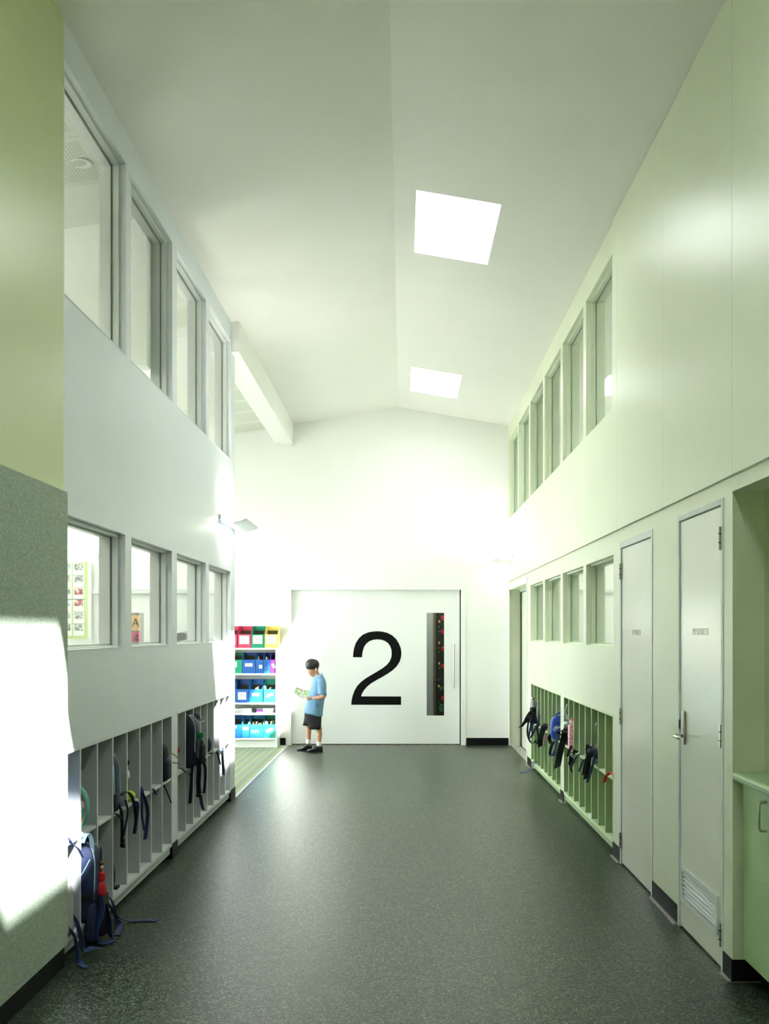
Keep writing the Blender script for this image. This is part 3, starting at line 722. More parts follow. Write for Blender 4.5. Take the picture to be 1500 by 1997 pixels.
# ------------------------------------------------------------------ alcove counter
cb = root('base_cabinet', 'green base cabinet under the worktop in the right alcove', 'cabinet', (1.77, 2.8, 0))
MB().box(1.500, 2.05, 1.02, 4.47, 0.115, 0.876).build('body', 'cab_green', cb)
MB().box(1.56, 2.05, 1.02, 4.47, 0.0, 0.115).build('kickboard', 'black_rubber', cb)
ys = [4.465, 3.90, 3.32, 2.74, 2.16, 1.58, 1.02]
for i in range(6):
    dr = MB().box(1.480, 1.499, ys[i+1]+0.003, ys[i]-0.003, 0.112, 0.868).build('cabinet_door', 'cab_green', cb, bev=0.002)
    hy_ = ys[i]-0.30 if i % 2 == 0 else ys[i+1]+0.30
    hy_ = 4.175 if i == 0 else hy_
    MB().tube([(1.481, hy_, 0.72), (1.455, hy_, 0.722), (1.45, hy_, 0.732), (1.45, hy_, 0.826), (1.455, hy_, 0.836), (1.481, hy_, 0.838)], 0.005, 10).build('handle', 'steel', dr, smooth=True)
wt = MB(); prof = [(2.06, 0.880), (1.452, 0.880), (1.443, 0.884), (1.438, 0.893), (1.438, 0.907), (1.443, 0.916), (1.452, 0.920), (2.06, 0.920)]
wt.prism([(p[0], p[1]) for p in prof], 'y', 1.01, 4.475)
tag(wt.build('worktop', 'worktop'), 'pale green bullnosed worktop in the right alcove', 'worktop')

# ------------------------------------------------------------------ nook bookcase and file boxes
BY = 13.58                                         # front of the bookcase
bx0, bx1 = -2.62, -1.665
bk = root('bookcase', 'white bookcase of coloured file boxes against the far wall', 'bookcase', ((bx0+bx1)/2, 13.73, 0))
MB().box(bx0, bx0+0.022, BY, YF-0.014, 0, 1.297).build('side_panel', 'shelf_white', bk)
MB().box(bx1-0.022, bx1, BY, YF-0.014, 0, 1.297).build('side_panel', 'shelf_white', bk)
MB().box(bx0+0.022, bx1-0.022, YF-0.024, YF-0.014, 0.1, 1.297).build('back_panel', 'shelf_white', bk)
MB().box(bx0-0.004, bx1+0.004, BY-0.004, YF-0.014, 1.297, 1.322).build('top_panel', 'shelf_white', bk, bev=0.002)
SHZ = [0.985, 0.597, 0.46, 0.128]
for z in SHZ: MB().box(bx0+0.022, bx1-0.022, BY, YF-0.024, z-0.024, z).build('shelf', 'shelf_white', bk, bev=0.001)
MB().box(bx0+0.022, bx1-0.022, BY+0.03, BY+0.045, 0, 0.104).build('plinth', 'shelf_white', bk)

def file_box(x0, x1, z, col, label, hf=0.18, hb=0.29, lab=None, lines=None, bars=0, books=0, bcol=None, tilt=0.0, y0=BY+0.006):
    yb = y0+0.25; t = 0.004; xc = (x0+x1)/2
    r_ = root('file_box', label, 'file box', (xc, (y0+yb)/2, z+0.0005), 'file boxes in the bookcase'); z += 0.0005
    mb = MB(); mb.box(x0, x1, y0, y0+t, z, z+hf); mb.box(x0, x1, yb-t, yb, z, z+hb); mb.box(x0+t, x1-t, y0+t, yb-t, z, z+t)
    for xa in (x0, x1-t):
        mb.prism([(y0+t, z), (yb-t, z), (yb-t, z+hb), (y0+0.16, z+hb), (y0+t, z+hf)], 'x', xa, xa+t)
    mb.build('shell', col, r_)
    MB().box(x0+t+0.001, x1-t-0.001, yb-2*t, yb-t-0.001, z+t, z+hf+0.05).build('lining', 'box_inside', r_)
    if lab:
        lx0, lx1, lz0, lz1 = lab
        c_ = Vector((x0+(lx0+lx1)/2*(x1-x0), 0, z+(lz0+lz1)/2*hf)); hw, hh = (lx1-lx0)/2*(x1-x0), (lz1-lz0)/2*hf
        cs, sn = math.cos(tilt), math.sin(tilt)
        q = [(c_.x+a*hw*cs-b_*hh*sn, c_.z+a*hw*sn+b_*hh*cs) for a, b_ in ((-1, -1), (1, -1), (1, 1), (-1, 1))]
        lb = MB().prism(q, 'y', y0-0.0012, y0-0.0002).build('paper_label', 'paper', r_)
        for i in range(bars):
            zb_ = c_.z+hh-(i+0.7)*2*hh/(bars+0.4)
            MB().box(c_.x-hw*0.72, c_.x+hw*(0.2+0.5*((i*7) % 3)/2), y0-0.0018, y0-0.0011, zb_-0.0022, zb_+0.0022).build('text_line', 'ink', lb)
        if lines:
            n = len(lines)
            for i, tx in enumerate(lines):
                text_obj('lettering', tx, min(hh*2/n*0.62, 0.03), lb, (c_.x, y0-0.0016, c_.z+hh-(i+0.5)*2*hh/n), (math.pi/2, 0, 0), 'ink', sx=0.95)
    random.seed(int(abs(x0*1000)+z*100))
    for i in range(books):
        bw = random.uniform(0.004, 0.010); bxx = x0+0.012+(x1-x0-0.035)*i/max(1, books); bh = hf+random.uniform(-0.02, 0.05)
        ln = random.uniform(-0.02, 0.05)
        o = MB().hexa([(bxx, y0+0.03, z+t), (bxx+bw, y0+0.03, z+t), (bxx+bw, y0+0.20, z+t), (bxx, y0+0.20, z+t),
                   (bxx+ln, y0+0.03, z+bh), (bxx+bw+ln, y0+0.03, z+bh), (bxx+bw+ln, y0+0.20, z+bh), (bxx+ln, y0+0.20, z+bh)]).build('booklet', random.choice(['paper', 'grey_paper', 'box_yellow']), r_)
    return r_
def bxp(px): return yy(px, 0, BY).x
TOP = 1.322
L4 = lambda n: ['Take Home', 'Books', 'Level '+n]
BY2 = BY+0.01
file_box(bxp(437.5), bxp(462), TOP, 'box_pinkred', 'pink file box on the bookcase top, cut off by the wall edge', lab=(0.12, 0.86, 0.28, 0.9), y0=BY2)
file_box(bxp(463.5), bxp(489.4), TOP, 'box_pinkred', 'pink file box labelled Level 17 on the bookcase top', lab=(0.12, 0.86, 0.28, 0.9), lines=L4('17'), y0=BY2)
file_box(bxp(490.2), bxp(515.2), TOP, 'box_emerald', 'green file box labelled Level 18 on the bookcase top', lab=(0.12, 0.86, 0.30, 0.92), lines=L4('18'), y0=BY2)
file_box(bxp(516.2), bxp(541.8), TOP, 'box_yellow', 'yellow file box at the right end of the bookcase top', lab=(0.12, 0.84, 0.30, 0.92), lines=L4('19'), y0=BY2)
file_box(bxp(446), bxp(471.8), SHZ[0], 'box_emerald', 'green file box on the second shelf, left of the blue ones', hb=0.27, lab=(0.3, 0.62, 0.45, 0.86))
file_box(bxp(472.6), bxp(498), SHZ[0], 'box_blue', 'wide blue file box with a small label on the second shelf', hb=0.27, lab=(0.20, 0.78, 0.50, 0.74), bars=2)
file_box(bxp(499), bxp(513), SHZ[0], 'box_blue', 'narrow blue file box with a white tag on the second shelf', hb=0.27, lab=(0.42, 0.88, 0.36, 0.62), books=2)
o = file_box(bxp(513.6), bxp(526.2), SHZ[0], 'box_blue', 'narrow blue file box with handwriting on the second shelf', hb=0.27, books=2)
for i, tx in enumerate(['Level 5', 'History', 'of the', 'important']):
    text_obj('lettering', tx, 0.020, o, (bxp(520), BY+0.005, SHZ[0]+0.125-0.026*i), (math.pi/2, 0, 0.0), 'navy', sx=0.8)
file_box(bxp(526.8), bxp(535.6), SHZ[0], 'box_purple', 'purple file box at the right end of the second shelf', hb=0.27, lab=(0.5, 0.96, 0.4, 0.72), tilt=0.5)
file_box(bxp(446), bxp(458.3), SHZ[1], 'box_blue', 'blue file box at the left of the third shelf, mostly hidden', hb=0.30, hf=0.178)
file_box(bxp(459.5), bxp(485), SHZ[1], 'box_blue', 'blue file box with a square white label on the third shelf', hb=0.30, hf=0.178, lab=(0.18, 0.80, 0.22, 0.78), bars=4)
file_box(bxp(486), bxp(512), SHZ[1], 'box_midblue', 'bright blue file box with a plain strip label on the third shelf', hb=0.30, hf=0.178, lab=(0.2, 0.76, 0.48, 0.72), books=4)
file_box(bxp(514), bxp(537), SHZ[1], 'box_teal2', 'teal file box with a slanted label on the third shelf', hb=0.30, hf=0.178, lab=(0.2, 0.84, 0.46, 0.68), tilt=0.35, books=4)
file_box(bxp(448), bxp(471.5), SHZ[3], 'box_midblue', 'blue file box at the left of the bottom shelf', hf=0.18, hb=0.28, lab=(0.10, 0.58, 0.70, 0.92))
file_box(bxp(472.2), bxp(486), SHZ[3], 'box_cyan', 'narrow blue file box with a strip label on the bottom shelf', hf=0.18, hb=0.28, lab=(0.06, 0.96, 0.58, 0.82), books=3)
o = file_box(bxp(487), bxp(513.4), SHZ[3], 'box_cyan', 'wide light blue file box with pale handwriting on the bottom shelf', hf=0.18, hb=0.28, books=5)
text_obj('lettering', 'ROTs', 0.055, o, (bxp(498), BY+0.005, SHZ[3]+0.085), (math.pi/2, 0, 0), 'white_print', sx=0.8)
file_box(bxp(514.2), bxp(537), SHZ[3], 'box_teal2', 'teal file box with a slanted label on the bottom shelf', hf=0.18, hb=0.28, lab=(0.2, 0.84, 0.46, 0.70), tilt=0.4, books=6)
random.seed(3)
zz = SHZ[2]+0.001
pz = [(bxp(462), 'grey_paper', 'grey'), (bxp(480), 'paper', 'white'), (bxp(505), 'box_purple', 'purple'), (bxp(522), 'paper', 'pale pink')]
for xc, c_, nm in pz:
    st = root('paper_stack', 'stack of loose %s sheets on the low bookcase shelf' % nm, 'papers', (xc, BY+0.12, zz), 'loose papers on the low shelf')
    for i in range(4):
        a = random.uniform(-0.1, 0.1); hw = random.uniform(0.06, 0.072) if nm != 'purple' else 0.04; z = zz+0.016*i
        cs, sn = math.cos(a), math.sin(a)
        q = [(xc+hw*u*cs-0.09*v_*sn, BY+0.12+hw*u*sn+0.09*v_*cs) for u, v_ in ((-1, -1), (1, -1), (1, 1), (-1, 1))]
        MB().prism(q, 'z', z, z+random.uniform(0.006, 0.014)).build('sheet', random.choice([c_, 'paper', 'grey_paper']), st)

# ------------------------------------------------------------------ room behind the slot in the big door
Yb = 15.0
pn = root('partition_screen', 'grey partition with a pale edge post seen through the door slot', 'partition', (0.2, Yb+0.03, 0))
MB().box(-0.6, yy(845, 0, Yb).x, Yb, Yb+0.04, 0.22, 2.4).build('panel', 'grey_panel', pn)
MB().box(yy(845, 0, Yb).x, yy(850, 0, Yb).x, Yb-0.02, Yb+0.06, 0.0, 2.4).build('post', 'box_inside', pn)
MB().box(-0.6, yy(845, 0, Yb).x, Yb+0.01, Yb+0.03, 0.0, 0.22).build('plinth', 'box_inside', pn)
dk = root('garland_board', 'dark board hung with green, gold and red ornaments behind the door slot', 'garland', (0.55, Yb, 0))
MB().box(yy(850.2, 0, Yb).x, yy(872, 0, Yb).x, Yb+0.02, Yb+0.05, 0.15, 2.3).build('board', 'dark_strip', dk)
ornament_rows = [1212, 1222, 1232, 1254, 1264, 1272, 1294, 1303, 1326, 1338, 1370, 1380]
for i, py in enumerate(ornament_rows):
    p = yy(856.5+random.uniform(-1, 1), py, Yb-0.02)
    if i % 3 == 0: MB().sup(p, (0.014, 0.014, 0.02), 1, 1, 10, 6).build('gold_cone', 'gold', dk, smooth=True)
    else: MB().sup(p, (0.012, 0.012, 0.014), 1, 1, 10, 6).build('green_bauble', 'green_plastic', dk, smooth=True)
for py in (1205, 1232, 1266, 1300, 1362):
    p = yy(864.5, py, Yb-0.04); fl = MB()
    for q in range(6):
        a = q*math.pi/3; fl.sup(p+Vector((0.022*math.cos(a), 0, 0.022*math.sin(a))), (0.016, 0.010, 0.016), 1, 1, 8, 5)
    fl.build('red_flower', 'red_plastic', dk, smooth=True)
for py in (1342, 1376, 1384):
    p = yy(861, py, Yb-0.03); fl = MB()
    for q in range(7):
        a = q*0.9; fl.sup(p+Vector((0.02*math.cos(a), -0.004*q, 0.02*math.sin(a))), (0.014, 0.003, 0.007), 1, 1, 8, 5)
    fl.build('leaf', 'leaf', dk)

# ------------------------------------------------------------------ things inside the left classroom
Yc = 9.34
nb = root('notice_board', 'lime green notice board of small pictures behind the near lower left window', 'notice board', (-3.05, Yc, 1.2))
n0, n1 = yy(95, 0, Yc).x, yy(172, 0, Yc).x
MB().box(n0, n1, Yc, Yc+0.018, H-(1246-VY)*Yc/F, H-(1092-VY)*Yc/F).build('backing', 'lime_paper', nb)
MB().box(n1, yy(178, 0, Yc).x, Yc-0.01, Yc+0.018, H-(1262-VY)*Yc/F, H-(1082-VY)*Yc/F).build('edge_post', 'rail', nb)
rows = [1105, 1128, 1153, 1175, 1200, 1223]
for i, py in enumerate(rows):
    for j, px in enumerate((129, 153.5)):
        sheet = MB(); a = yy(px-10.5, py+17, Yc); b_ = yy(px+11, py-7, Yc)
        sh_ = sheet.box(a.x, b_.x, Yc-0.003, Yc-0.001, a.z, b_.z).build('card', 'paper', nb)
        a = yy(px-8, py+7, Yc); b_ = yy(px+8.5, py-5.5, Yc)
        mm = 'photo_red' if (j == 1 and i in (2, 3)) else ('photo_blue' if (i, j) in ((0, 0), (3, 0)) else 'photo_print')
        MB().box(a.x, b_.x, Yc-0.0045, Yc-0.0032, a.z, b_.z).build('picture', mm, sh_)
tag(MB().box(-2.46, -2.24, 7.40, 7.406, 1.20, H-(1246-VY)*7.4/F).build('paper_sheet', 'paper'), 'white paper sheet standing behind the near lower left window', 'paper')
st = root('reading_table', 'white table under the classroom notice board', 'table', (-2.45, 7.5, 0))
MB().box(-2.85, -2.05, 7.1, 7.9, 1.165, 1.199).build('table_top', 'shelf_white', st)
for x in (-2.8, -2.1):
    for y in (7.15, 7.85): MB().box(x-0.02, x+0.02, y-0.02, y+0.02, 0, 1.165).build('leg', 'frame_grey', st)
# letter cards on a stand, seen from behind
Ya = 8.4
cs_ = root('letter_stand', 'grey stand with letter cards A and R behind the second lower left window', 'sign', (yy(268, 0, Ya).x, Ya, 0))
MB().box(yy(245, 0, Ya).x, yy(279.5, 0, Ya).x, Ya+0.004, Ya+0.016, 0.0, yy(0, 1195, Ya).z).build('backing', 'grey_arch', cs_)
for (ch, p0, p1, q0, q1, mm, sx_) in (('A', 246, 273, 1200, 1230, 'card_orange', 0.9), ('R', 246, 275, 1233, 1262, 'card_pink', -0.9)):
    a = yy(p0, q1, Ya); b_ = yy(p1, q0, Ya)
    cdo = MB().box(a.x, b_.x, Ya, Ya+0.003, a.z, b_.z).build('letter_card', mm, cs_)
    text_obj('letter', ch, 0.10, cdo, (yy(264.5, 0, Ya).x, Ya-0.0008, (a.z+b_.z)/2), (math.pi/2, 0, 0), 'ink', sx=sx_)
ac = MB(); Yk = 9.0; pts = []
for i in range(15):
    q = math.pi*i/14; pts.append((-1.95+0.22*math.cos(q), 1.30+0.225*math.sin(q)))
pts = [(-1.73, 0.986)]+pts+[(-2.17, 0.986)]
tag(ac.prism(pts, 'y', Yk, Yk+0.03).build('arched_screen', 'grey_arch'), 'grey arched screen behind the third and fourth lower left windows', 'screen')
lamp = root('pendant_lamp', 'glowing white drum lamp behind the near lower left window', 'lamp', (-2.62, 7.6, 2.05))  # drum and cord made up to give the white glow in that window
MB().lathe([(0.02, 0.0), (0.30, 0.02), (0.36, 0.08), (0.36, 0.40), (0.35, 0.42), (0.02, 0.42)], (-2.62, 7.6, 2.05), 32).build('shade', 'shade_glow', lamp, smooth=True)
MB().tube([(-2.62, 7.6, 2.47), (-2.62, 7.6, 4.12)], 0.004, 6).build('cord', 'rail', lamp)
dl = root('downlight', 'round recessed downlight in the ceiling behind the near upper left window', 'downlight', (-1.86, 5.95, 4.2))
MB().lathe([(0.03, 0.004), (0.045, -0.004), (0.062, -0.006), (0.066, 0.004)], (-1.86, 5.93, zl(-1.86)-0.016), 24).build('ring', 'rail', dl, smooth=True)

# ------------------------------------------------------------------ bags, straps and bits in the cubbies
def strap(parent, pts, w=0.026, m_='navy2', wd=(0.75, -0.66, 0), name='strap', th=0.0022):
    return MB().ribbon(pts, w, wd, th).build(name, m_, parent)
def buckle(parent, p, w=0.034, h=0.05, wd=(0.75, -0.66, 0)):
    d = Vector(wd).normalized(); n = Vector((d.y, -d.x, 0)); p = Vector(p); mb = MB()
    def q(u, v_, t): return p+d*u+Vector((0, 0, v_))+n*t
    for (u0, u1, v0, v1) in ((-w/2, w/2, -h/2, -h*0.05), (-w/2*0.85, w/2*0.85, h*0.05, h/2), (-w/4, w/4, -h*0.05, h*0.05)):
        t = 0.006
        mb.hexa([q(u0, v0, -t), q(u1, v0, -t), q(u1, v0, t), q(u0, v0, t), q(u0, v1, -t), q(u1, v1, -t), q(u1, v1, t), q(u0, v1, t)])
    return mb.build('buckle', 'plastic_black', parent, bev=0.002)
def bag_body(c, half, z0, h, taper=0.75, lean=(0, 0), e=0.55, nv=14, nu=24, arch=0.30):
    """rounded rucksack volume: full lower part and arched top"""
    rings = []
    for i in range(nv+1):
        t = i/nv
        k = 1.0
        if t < 0.10: k = 0.80+0.20*math.sqrt(max(0, 1-((0.10-t)/0.10)**2))
        if t > 1-arch:
            u = (t-(1-arch))/arch; k = max(0.06, math.sqrt(max(0, 1-u*u)))*1.0
        kx = k*(1-(1-taper)*t*0.5); ky = max(k, 0.06)*(1-(1-taper)*t*0.35)
        cx, cy = c[0]+lean[0]*t, c[1]+lean[1]*t
        ring = []
        for j in range(nu):
            q = 2*math.pi*j/nu; a, b_ = math.cos(q), math.sin(q)
            wob = 1+0.02*math.sin(5*q+7*t)+0.015*math.sin(11*t+3*q)
            ring.append((cx+half[0]*kx*wob*math.copysign(abs(a)**e, a), cy+half[1]*ky*wob*math.copysign(abs(b_)**e, b_), z0+h*t))
        rings.append(ring)
    return MB().loft(rings)
def rucksack(label, c, half, z0, h, sgn, cloth='navy', pipe=True, lean=(0, 0), pocket=True, group='school bags in the cubbies', handle=True, name='school_backpack', pipe_m='piping'):
    """sgn: direction of the corridor (+1 for the left wall, -1 for the right wall)"""
    r_ = root(name, label, 'backpack', (c[0], c[1], z0), group)
    bag_body(c, half, z0, h, lean=lean).build('body', cloth, r_, smooth=True)
    fx = c[0]+sgn*half[0]
    if pocket:
        bag_body((fx-sgn*0.012, c[1]), (0.024, half[1]*0.8), z0+0.02, h*0.5, lean=(lean[0]*0.5, 0)).build('front_pocket', cloth, r_, smooth=True)
    if pipe:
        pts = []
        tl = [0.30, 0.45, 0.58, 0.70, 0.78, 0.85, 0.91, 0.95, 0.975]
        for sd2, seq in ((-1, tl), (1, tl[::-1])):
            for t in seq:
                k = 1.0 if t < 0.70 else math.sqrt(max(0.0, 1-((t-0.70)/0.30)**2))
                pts.append((c[0]+lean[0]*t+sgn*half[0]*k*(1-0.125*t)*0.93, c[1]+lean[1]*t+sd2*half[1]*max(k, 0.06)*(1-0.0875*t)*0.80, z0+h*t))
        MB().tube(pts, 0.0032, 6).build('piping', pipe_m, r_, smooth=True)
    if handle:
        cx, cy = c[0]+lean[0], c[1]+lean[1]
        pts = [(cx, cy-0.03, z0+h-0.01), (cx+sgn*0.006, cy-0.03, z0+h+0.02), (cx+sgn*0.008, cy, z0+h+0.032), (cx+sgn*0.006, cy+0.03, z0+h+0.02), (cx, cy+0.03, z0+h-0.01)]
        MB().ribbon(pts, 0.016, (1, 0, 0)).build('handle', 'navy2', r_)
    return r_
def bottle(label, x, y, z0, r_, h, body, cap, group='drink bottles'):
    t = root('drink_bottle', label, 'bottle', (x, y, z0), group)
    MB().lathe([(r_*0.7, 0), (r_, 0.008), (r_, h*0.62), (r_*0.92, h*0.70), (r_*0.62, h*0.78), (r_*0.60, h*0.82)], (x, y, z0), 20).build('body', body, t, smooth=True)
    MB().lathe([(r_*0.62, h*0.80), (r_*0.78, h*0.81), (r_*0.78, h*0.97), (r_*0.70, h), (r_*0.05, h)], (x, y, z0), 20).build('cap', cap, t, smooth=True)
    return t

# --- left wall, near unit. floor of cells z=0.106, shelf 0.548
ZB, ZS = 0.107, 0.549
g = rucksack('navy backpack with a pale net pocket in the nearest lower left cubby', (-1.66, 4.80), (0.085, 0.075), ZB, 0.37, 1)
bag_body((-1.572, 4.80), (0.022, 0.055), ZB+0.01, 0.24).build('net_pocket', 'mesh_white', g, smooth=True)
strap(g, [(-1.585, 4.84, 0.22), (-1.545, 4.845, 0.17), (-1.52, 4.84, 0.085), (-1.50, 4.82, 0.035), (-1.46, 4.83, 0.045), (-1.42, 4.86, 0.03)], 0.04)
strap(g, [(-1.585, 4.78, 0.18), (-1.53, 4.77, 0.12), (-1.515, 4.765, 0.05), (-1.50, 4.74, 0.008), (-1.44, 4.66, 0.006)], 0.03)
g = rucksack('navy backpack on the nearest upper left shelf, only its pale strap in sunlight', (-1.75, 4.83), (0.12, 0.09), ZS, 0.33, 1)
strap(g, [(-1.63, 4.80, 0.58), (-1.575, 4.80, 0.575), (-1.55, 4.81, 0.535), (-1.535, 4.85, 0.505), (-1.52, 4.87, 0.46)], 0.028)

g = rucksack('large navy backpack slumped out of the second lower left cubby', (-1.595, 5.085), (0.085, 0.085), ZB+0.0, 0.385, 1, lean=(0.02, 0), pocket=False)
bag_body((-1.506, 5.105), (0.036, 0.062), 0.03, 0.21, arch=0.10).build('net_pocket', 'mesh_black', g, smooth=True)
strap(g, [(-1.685, 4.992, 0.235), (-1.62, 4.990, 0.225), (-1.545, 4.992, 0.235), (-1.50, 5.03, 0.25)], 0.03, 'navy3', (0, 0, 1), name='compression_strap')
MB().tube(smooth_path([(-1.67, 4.9965, 0.17), (-1.60, 4.9945, 0.30), (-1.56, 4.999, 0.36), (-1.53, 5.01, 0.42)]), 0.003, 6).build('zip_line', 'piping', g, smooth=True)
bag_body((-1.524, 5.04), (0.028, 0.05), 0.012, 0.20).build('lower_flap', 'navy', g, smooth=True)
strap(g, [(-1.49, 5.05, 0.23), (-1.475, 5.03, 0.17), (-1.49, 5.01, 0.10), (-1.50, 5.0, 0.03), (-1.48, 5.02, 0.006), (-1.43, 5.07, 0.006)], 0.042)
strap(g, [(-1.48, 5.10, 0.18), (-1.462, 5.10, 0.10), (-1.455, 5.10, 0.02), (-1.43, 5.11, 0.006)], 0.04)
MB().ribbon([(-1.57, 5.02, 0.50), (-1.555, 5.02, 0.535), (-1.54, 5.03, 0.54), (-1.53, 5.04, 0.50), (-1.53, 5.05, 0.44)], 0.02, (1, 0, 0)).build('top_loop', 'piping', g)
kr = MB().tube([(-1.505, 5.10, 0.46), (-1.50, 5.10, 0.43), (-1.50, 5.10, 0.395)], 0.004, 6).build('key_cord', 'plastic_black', g)
MB().sup((-1.50, 5.10, 0.382), (0.014, 0.012, 0.012), 1, 1, 10, 8).build('brown_bead', 'wood_bead', kr, smooth=True)
MB().sup((-1.50, 5.10, 0.360), (0.012, 0.010, 0.010), 1, 1, 10, 8).build('cream_bead', 'cream_bead', kr, smooth=True)
bottle('red drink bottle in the net pocket of the slumped navy backpack', -1.506, 5.10, 0.115, 0.031, 0.225, 'red_plastic', 'red_plastic')

lb = root('lunch_bag', 'teal oval lunch bag with tan piping on the second upper left shelf', 'lunch bag', (-1.64, 5.03, ZS))
MB().sup((-1.64, 5.03, ZS+0.122), (0.098, 0.042, 0.121), 0.9, 0.45, 28, 16).build('body', 'teal', lb, smooth=True)
for yo in (-0.036, 0.036):
    MB().tube([(-1.64+0.092*math.cos(q), 5.03+yo, ZS+0.122+0.114*math.sin(q)) for q in [2*math.pi*i/28 for i in range(28)]], 0.0035, 6, True).build('piping', 'tan', lb, smooth=True)
MB().lathe([(0.001, 0), (0.026, 0), (0.026, 0.003), (0.001, 0.003)], (-1.575, 4.984, ZS+0.14), 16, 'y').build('badge', 'white_print', lb)
MB().tube([(-1.66, 5.03, ZS+0.235), (-1.655, 5.03, ZS+0.262), (-1.625, 5.03, ZS+0.262), (-1.62, 5.03, ZS+0.235)], 0.007, 8).build('handle', 'tan', lb, smooth=True)

g = rucksack('navy backpack deep in the third lower left cubby, straps trailing on the floor', (-1.74, 5.37), (0.10, 0.09), ZB, 0.30, 1)
strap(g, [(-1.64, 5.33, 0.16), (-1.56, 5.33, 0.15), (-1.525, 5.33, 0.11), (-1.49, 5.36, 0.04), (-1.44, 5.40, 0.012), (-1.35, 5.43, 0.006), (-1.30, 5.42, 0.006)], 0.032)
strap(g, [(-1.64, 5.40, 0.15), (-1.565, 5.40, 0.145), (-1.53, 5.41, 0.10), (-1.51, 5.40, 0.02), (-1.47, 5.33, 0.006), (-1.44, 5.16, 0.006)], 0.028)

g = rucksack('navy backpack with pale piping on the fourth upper left shelf', (-1.665, 5.60), (0.118, 0.070), ZS, 0.345, 1, pocket=False)
bag_body((-1.572, 5.585), (0.018, 0.045), ZS+0.03, 0.17).build('net_pocket', 'mesh_black', g, smooth=True)
strap(g, [lx(235, 1552, 0.01), lx(246, 1544, 0.02), lx(256, 1552, 0.03), lx(263, 1575, 0.03), lx(265, 1600, 0.03), lx(262, 1625, 0.03)], 0.03, 'navy3')
s1 = strap(g, [lx(228, 1565, 0.0), lx(236, 1580, 0.02), lx(238, 1605, 0.02), lx(238, 1636, 0.02)], 0.026, 'navy3')
strap(g, [lx(245, 1560, 0.01), lx(249, 1580, 0.02), lx(246, 1605, 0.02), lx(240, 1632, 0.02)], 0.014, 'navy3')
buckle(g, lx(239, 1644, 0.021))
strap(g, [lx(223, 1585, 0.01), lx(231, 1591, 0.02), lx(239, 1599, 0.02)], 0.026, 'navy2')
MB().box(-1.60, -1.56, 5.54, 5.66, ZS, ZS+0.004).build('paper_scrap', 'paper', g)

cp = root('sun_hat', 'dark navy hat in the fourth lower left cubby', 'hat', (-1.60, 5.57, ZB), 'hats in the cubbies')
MB().sup((-1.62, 5.57, ZB+0.10), (0.055, 0.045, 0.098), 0.8, 0.8, 20, 12).build('crown', 'navy3', cp, smooth=True)
MB().box(-1.575, -1.545, 5.545, 5.60, ZB+0.03, ZB+0.045).build('peak', 'navy3', cp, bev=0.004)

MBt = MB().sup((-1.582, 5.935, ZS+0.0325), (0.0325, 0.0325, 0.0325), 1, 1, 24, 16).build('tennis_ball', 'lime', smooth=True); tag(MBt, 'lime green tennis ball on the fifth upper left shelf', 'ball')
seam = [(-1.582+0.0328*math.cos(q)*math.cos(0.5*math.sin(2*q)), 5.935+0.0328*math.sin(q)*math.cos(0.5*math.sin(2*q)), ZS+0.0325+0.0328*math.sin(0.5*math.sin(2*q))) for q in [2*math.pi*i/40 for i in range(40)]]
MB().tube(seam, 0.0011, 5, True).build('seam', 'white_print', MBt)

g = rucksack('black rucksack with a white pompom on the fifth upper left shelf', (-1.69, 5.855), (0.10, 0.045), ZS, 0.30, 1, cloth='blackcloth', pipe=False, pocket=False)
MB().sup((-1.585, 5.865, ZS+0.165), (0.022, 0.022, 0.034), 1, 1, 14, 10).build('pompom', 'white_print', g, smooth=True)
MB().sup((-1.583, 5.865, ZS+0.235), (0.020, 0.024, 0.018), 1, 1, 14, 10).build('pompom_cap', 'blackcloth', g, smooth=True)

g = rucksack('navy backpack on the sixth upper left shelf with long hanging straps', (-1.76, 6.20), (0.13, 0.09), ZS, 0.30, 1)
strap(g, [lx(272, 1536, -0.03), lx(277, 1546, 0.01), lx(284, 1562, 0.03), lx(288, 1585, 0.03), lx(286, 1612, 0.03), lx(283, 1637, 0.03)], 0.034, 'navy2')
strap(g, [lx(273, 1548, -0.02), lx(277, 1560, 0.015), lx(277, 1588, 0.02), lx(279, 1605, 0.02), lx(281, 1620, 0.02)], 0.018, 'navy2')
strap(g, [lx(265, 1562, 0.02), lx(269, 1570, 0.03), lx(267, 1590, 0.03), lx(263, 1626, 0.03)], 0.028, 'navy2')
g = rucksack('navy backpack deep on the seventh upper left shelf', (-1.77, 6.48), (0.12, 0.08), ZS, 0.29, 1)
strap(g, [lx(296, 1537, -0.02), lx(300, 1541, 0.012), lx(304, 1549, 0.016)], 0.02, 'navy2')
g = rucksack('round navy bag with a golden cord loop on the eighth upper left shelf', (-1.645, 6.745), (0.105, 0.075), ZS, 0.275, 1, cloth='navy3', pipe=False)
MB().tube(smooth_path([lx(328, 1470, 0.0), lx(336, 1470, 0.03), lx(345, 1476, 0.06), lx(349, 1483, 0.07), lx(346, 1488, 0.06), lx(337, 1487, 0.02)]), 0.004, 8).build('cord_loop', 'gold', g, smooth=True)
strap(g, [lx(318, 1530, -0.01), lx(323, 1538, 0.01), lx(329, 1553, 0.012), lx(334, 1566, 0.012)], 0.012, 'navy3')
MB().box(-1.60, -1.57, 6.69, 6.74, ZS+0.06, ZS+0.07).build('tag_label', 'card_orange', g)

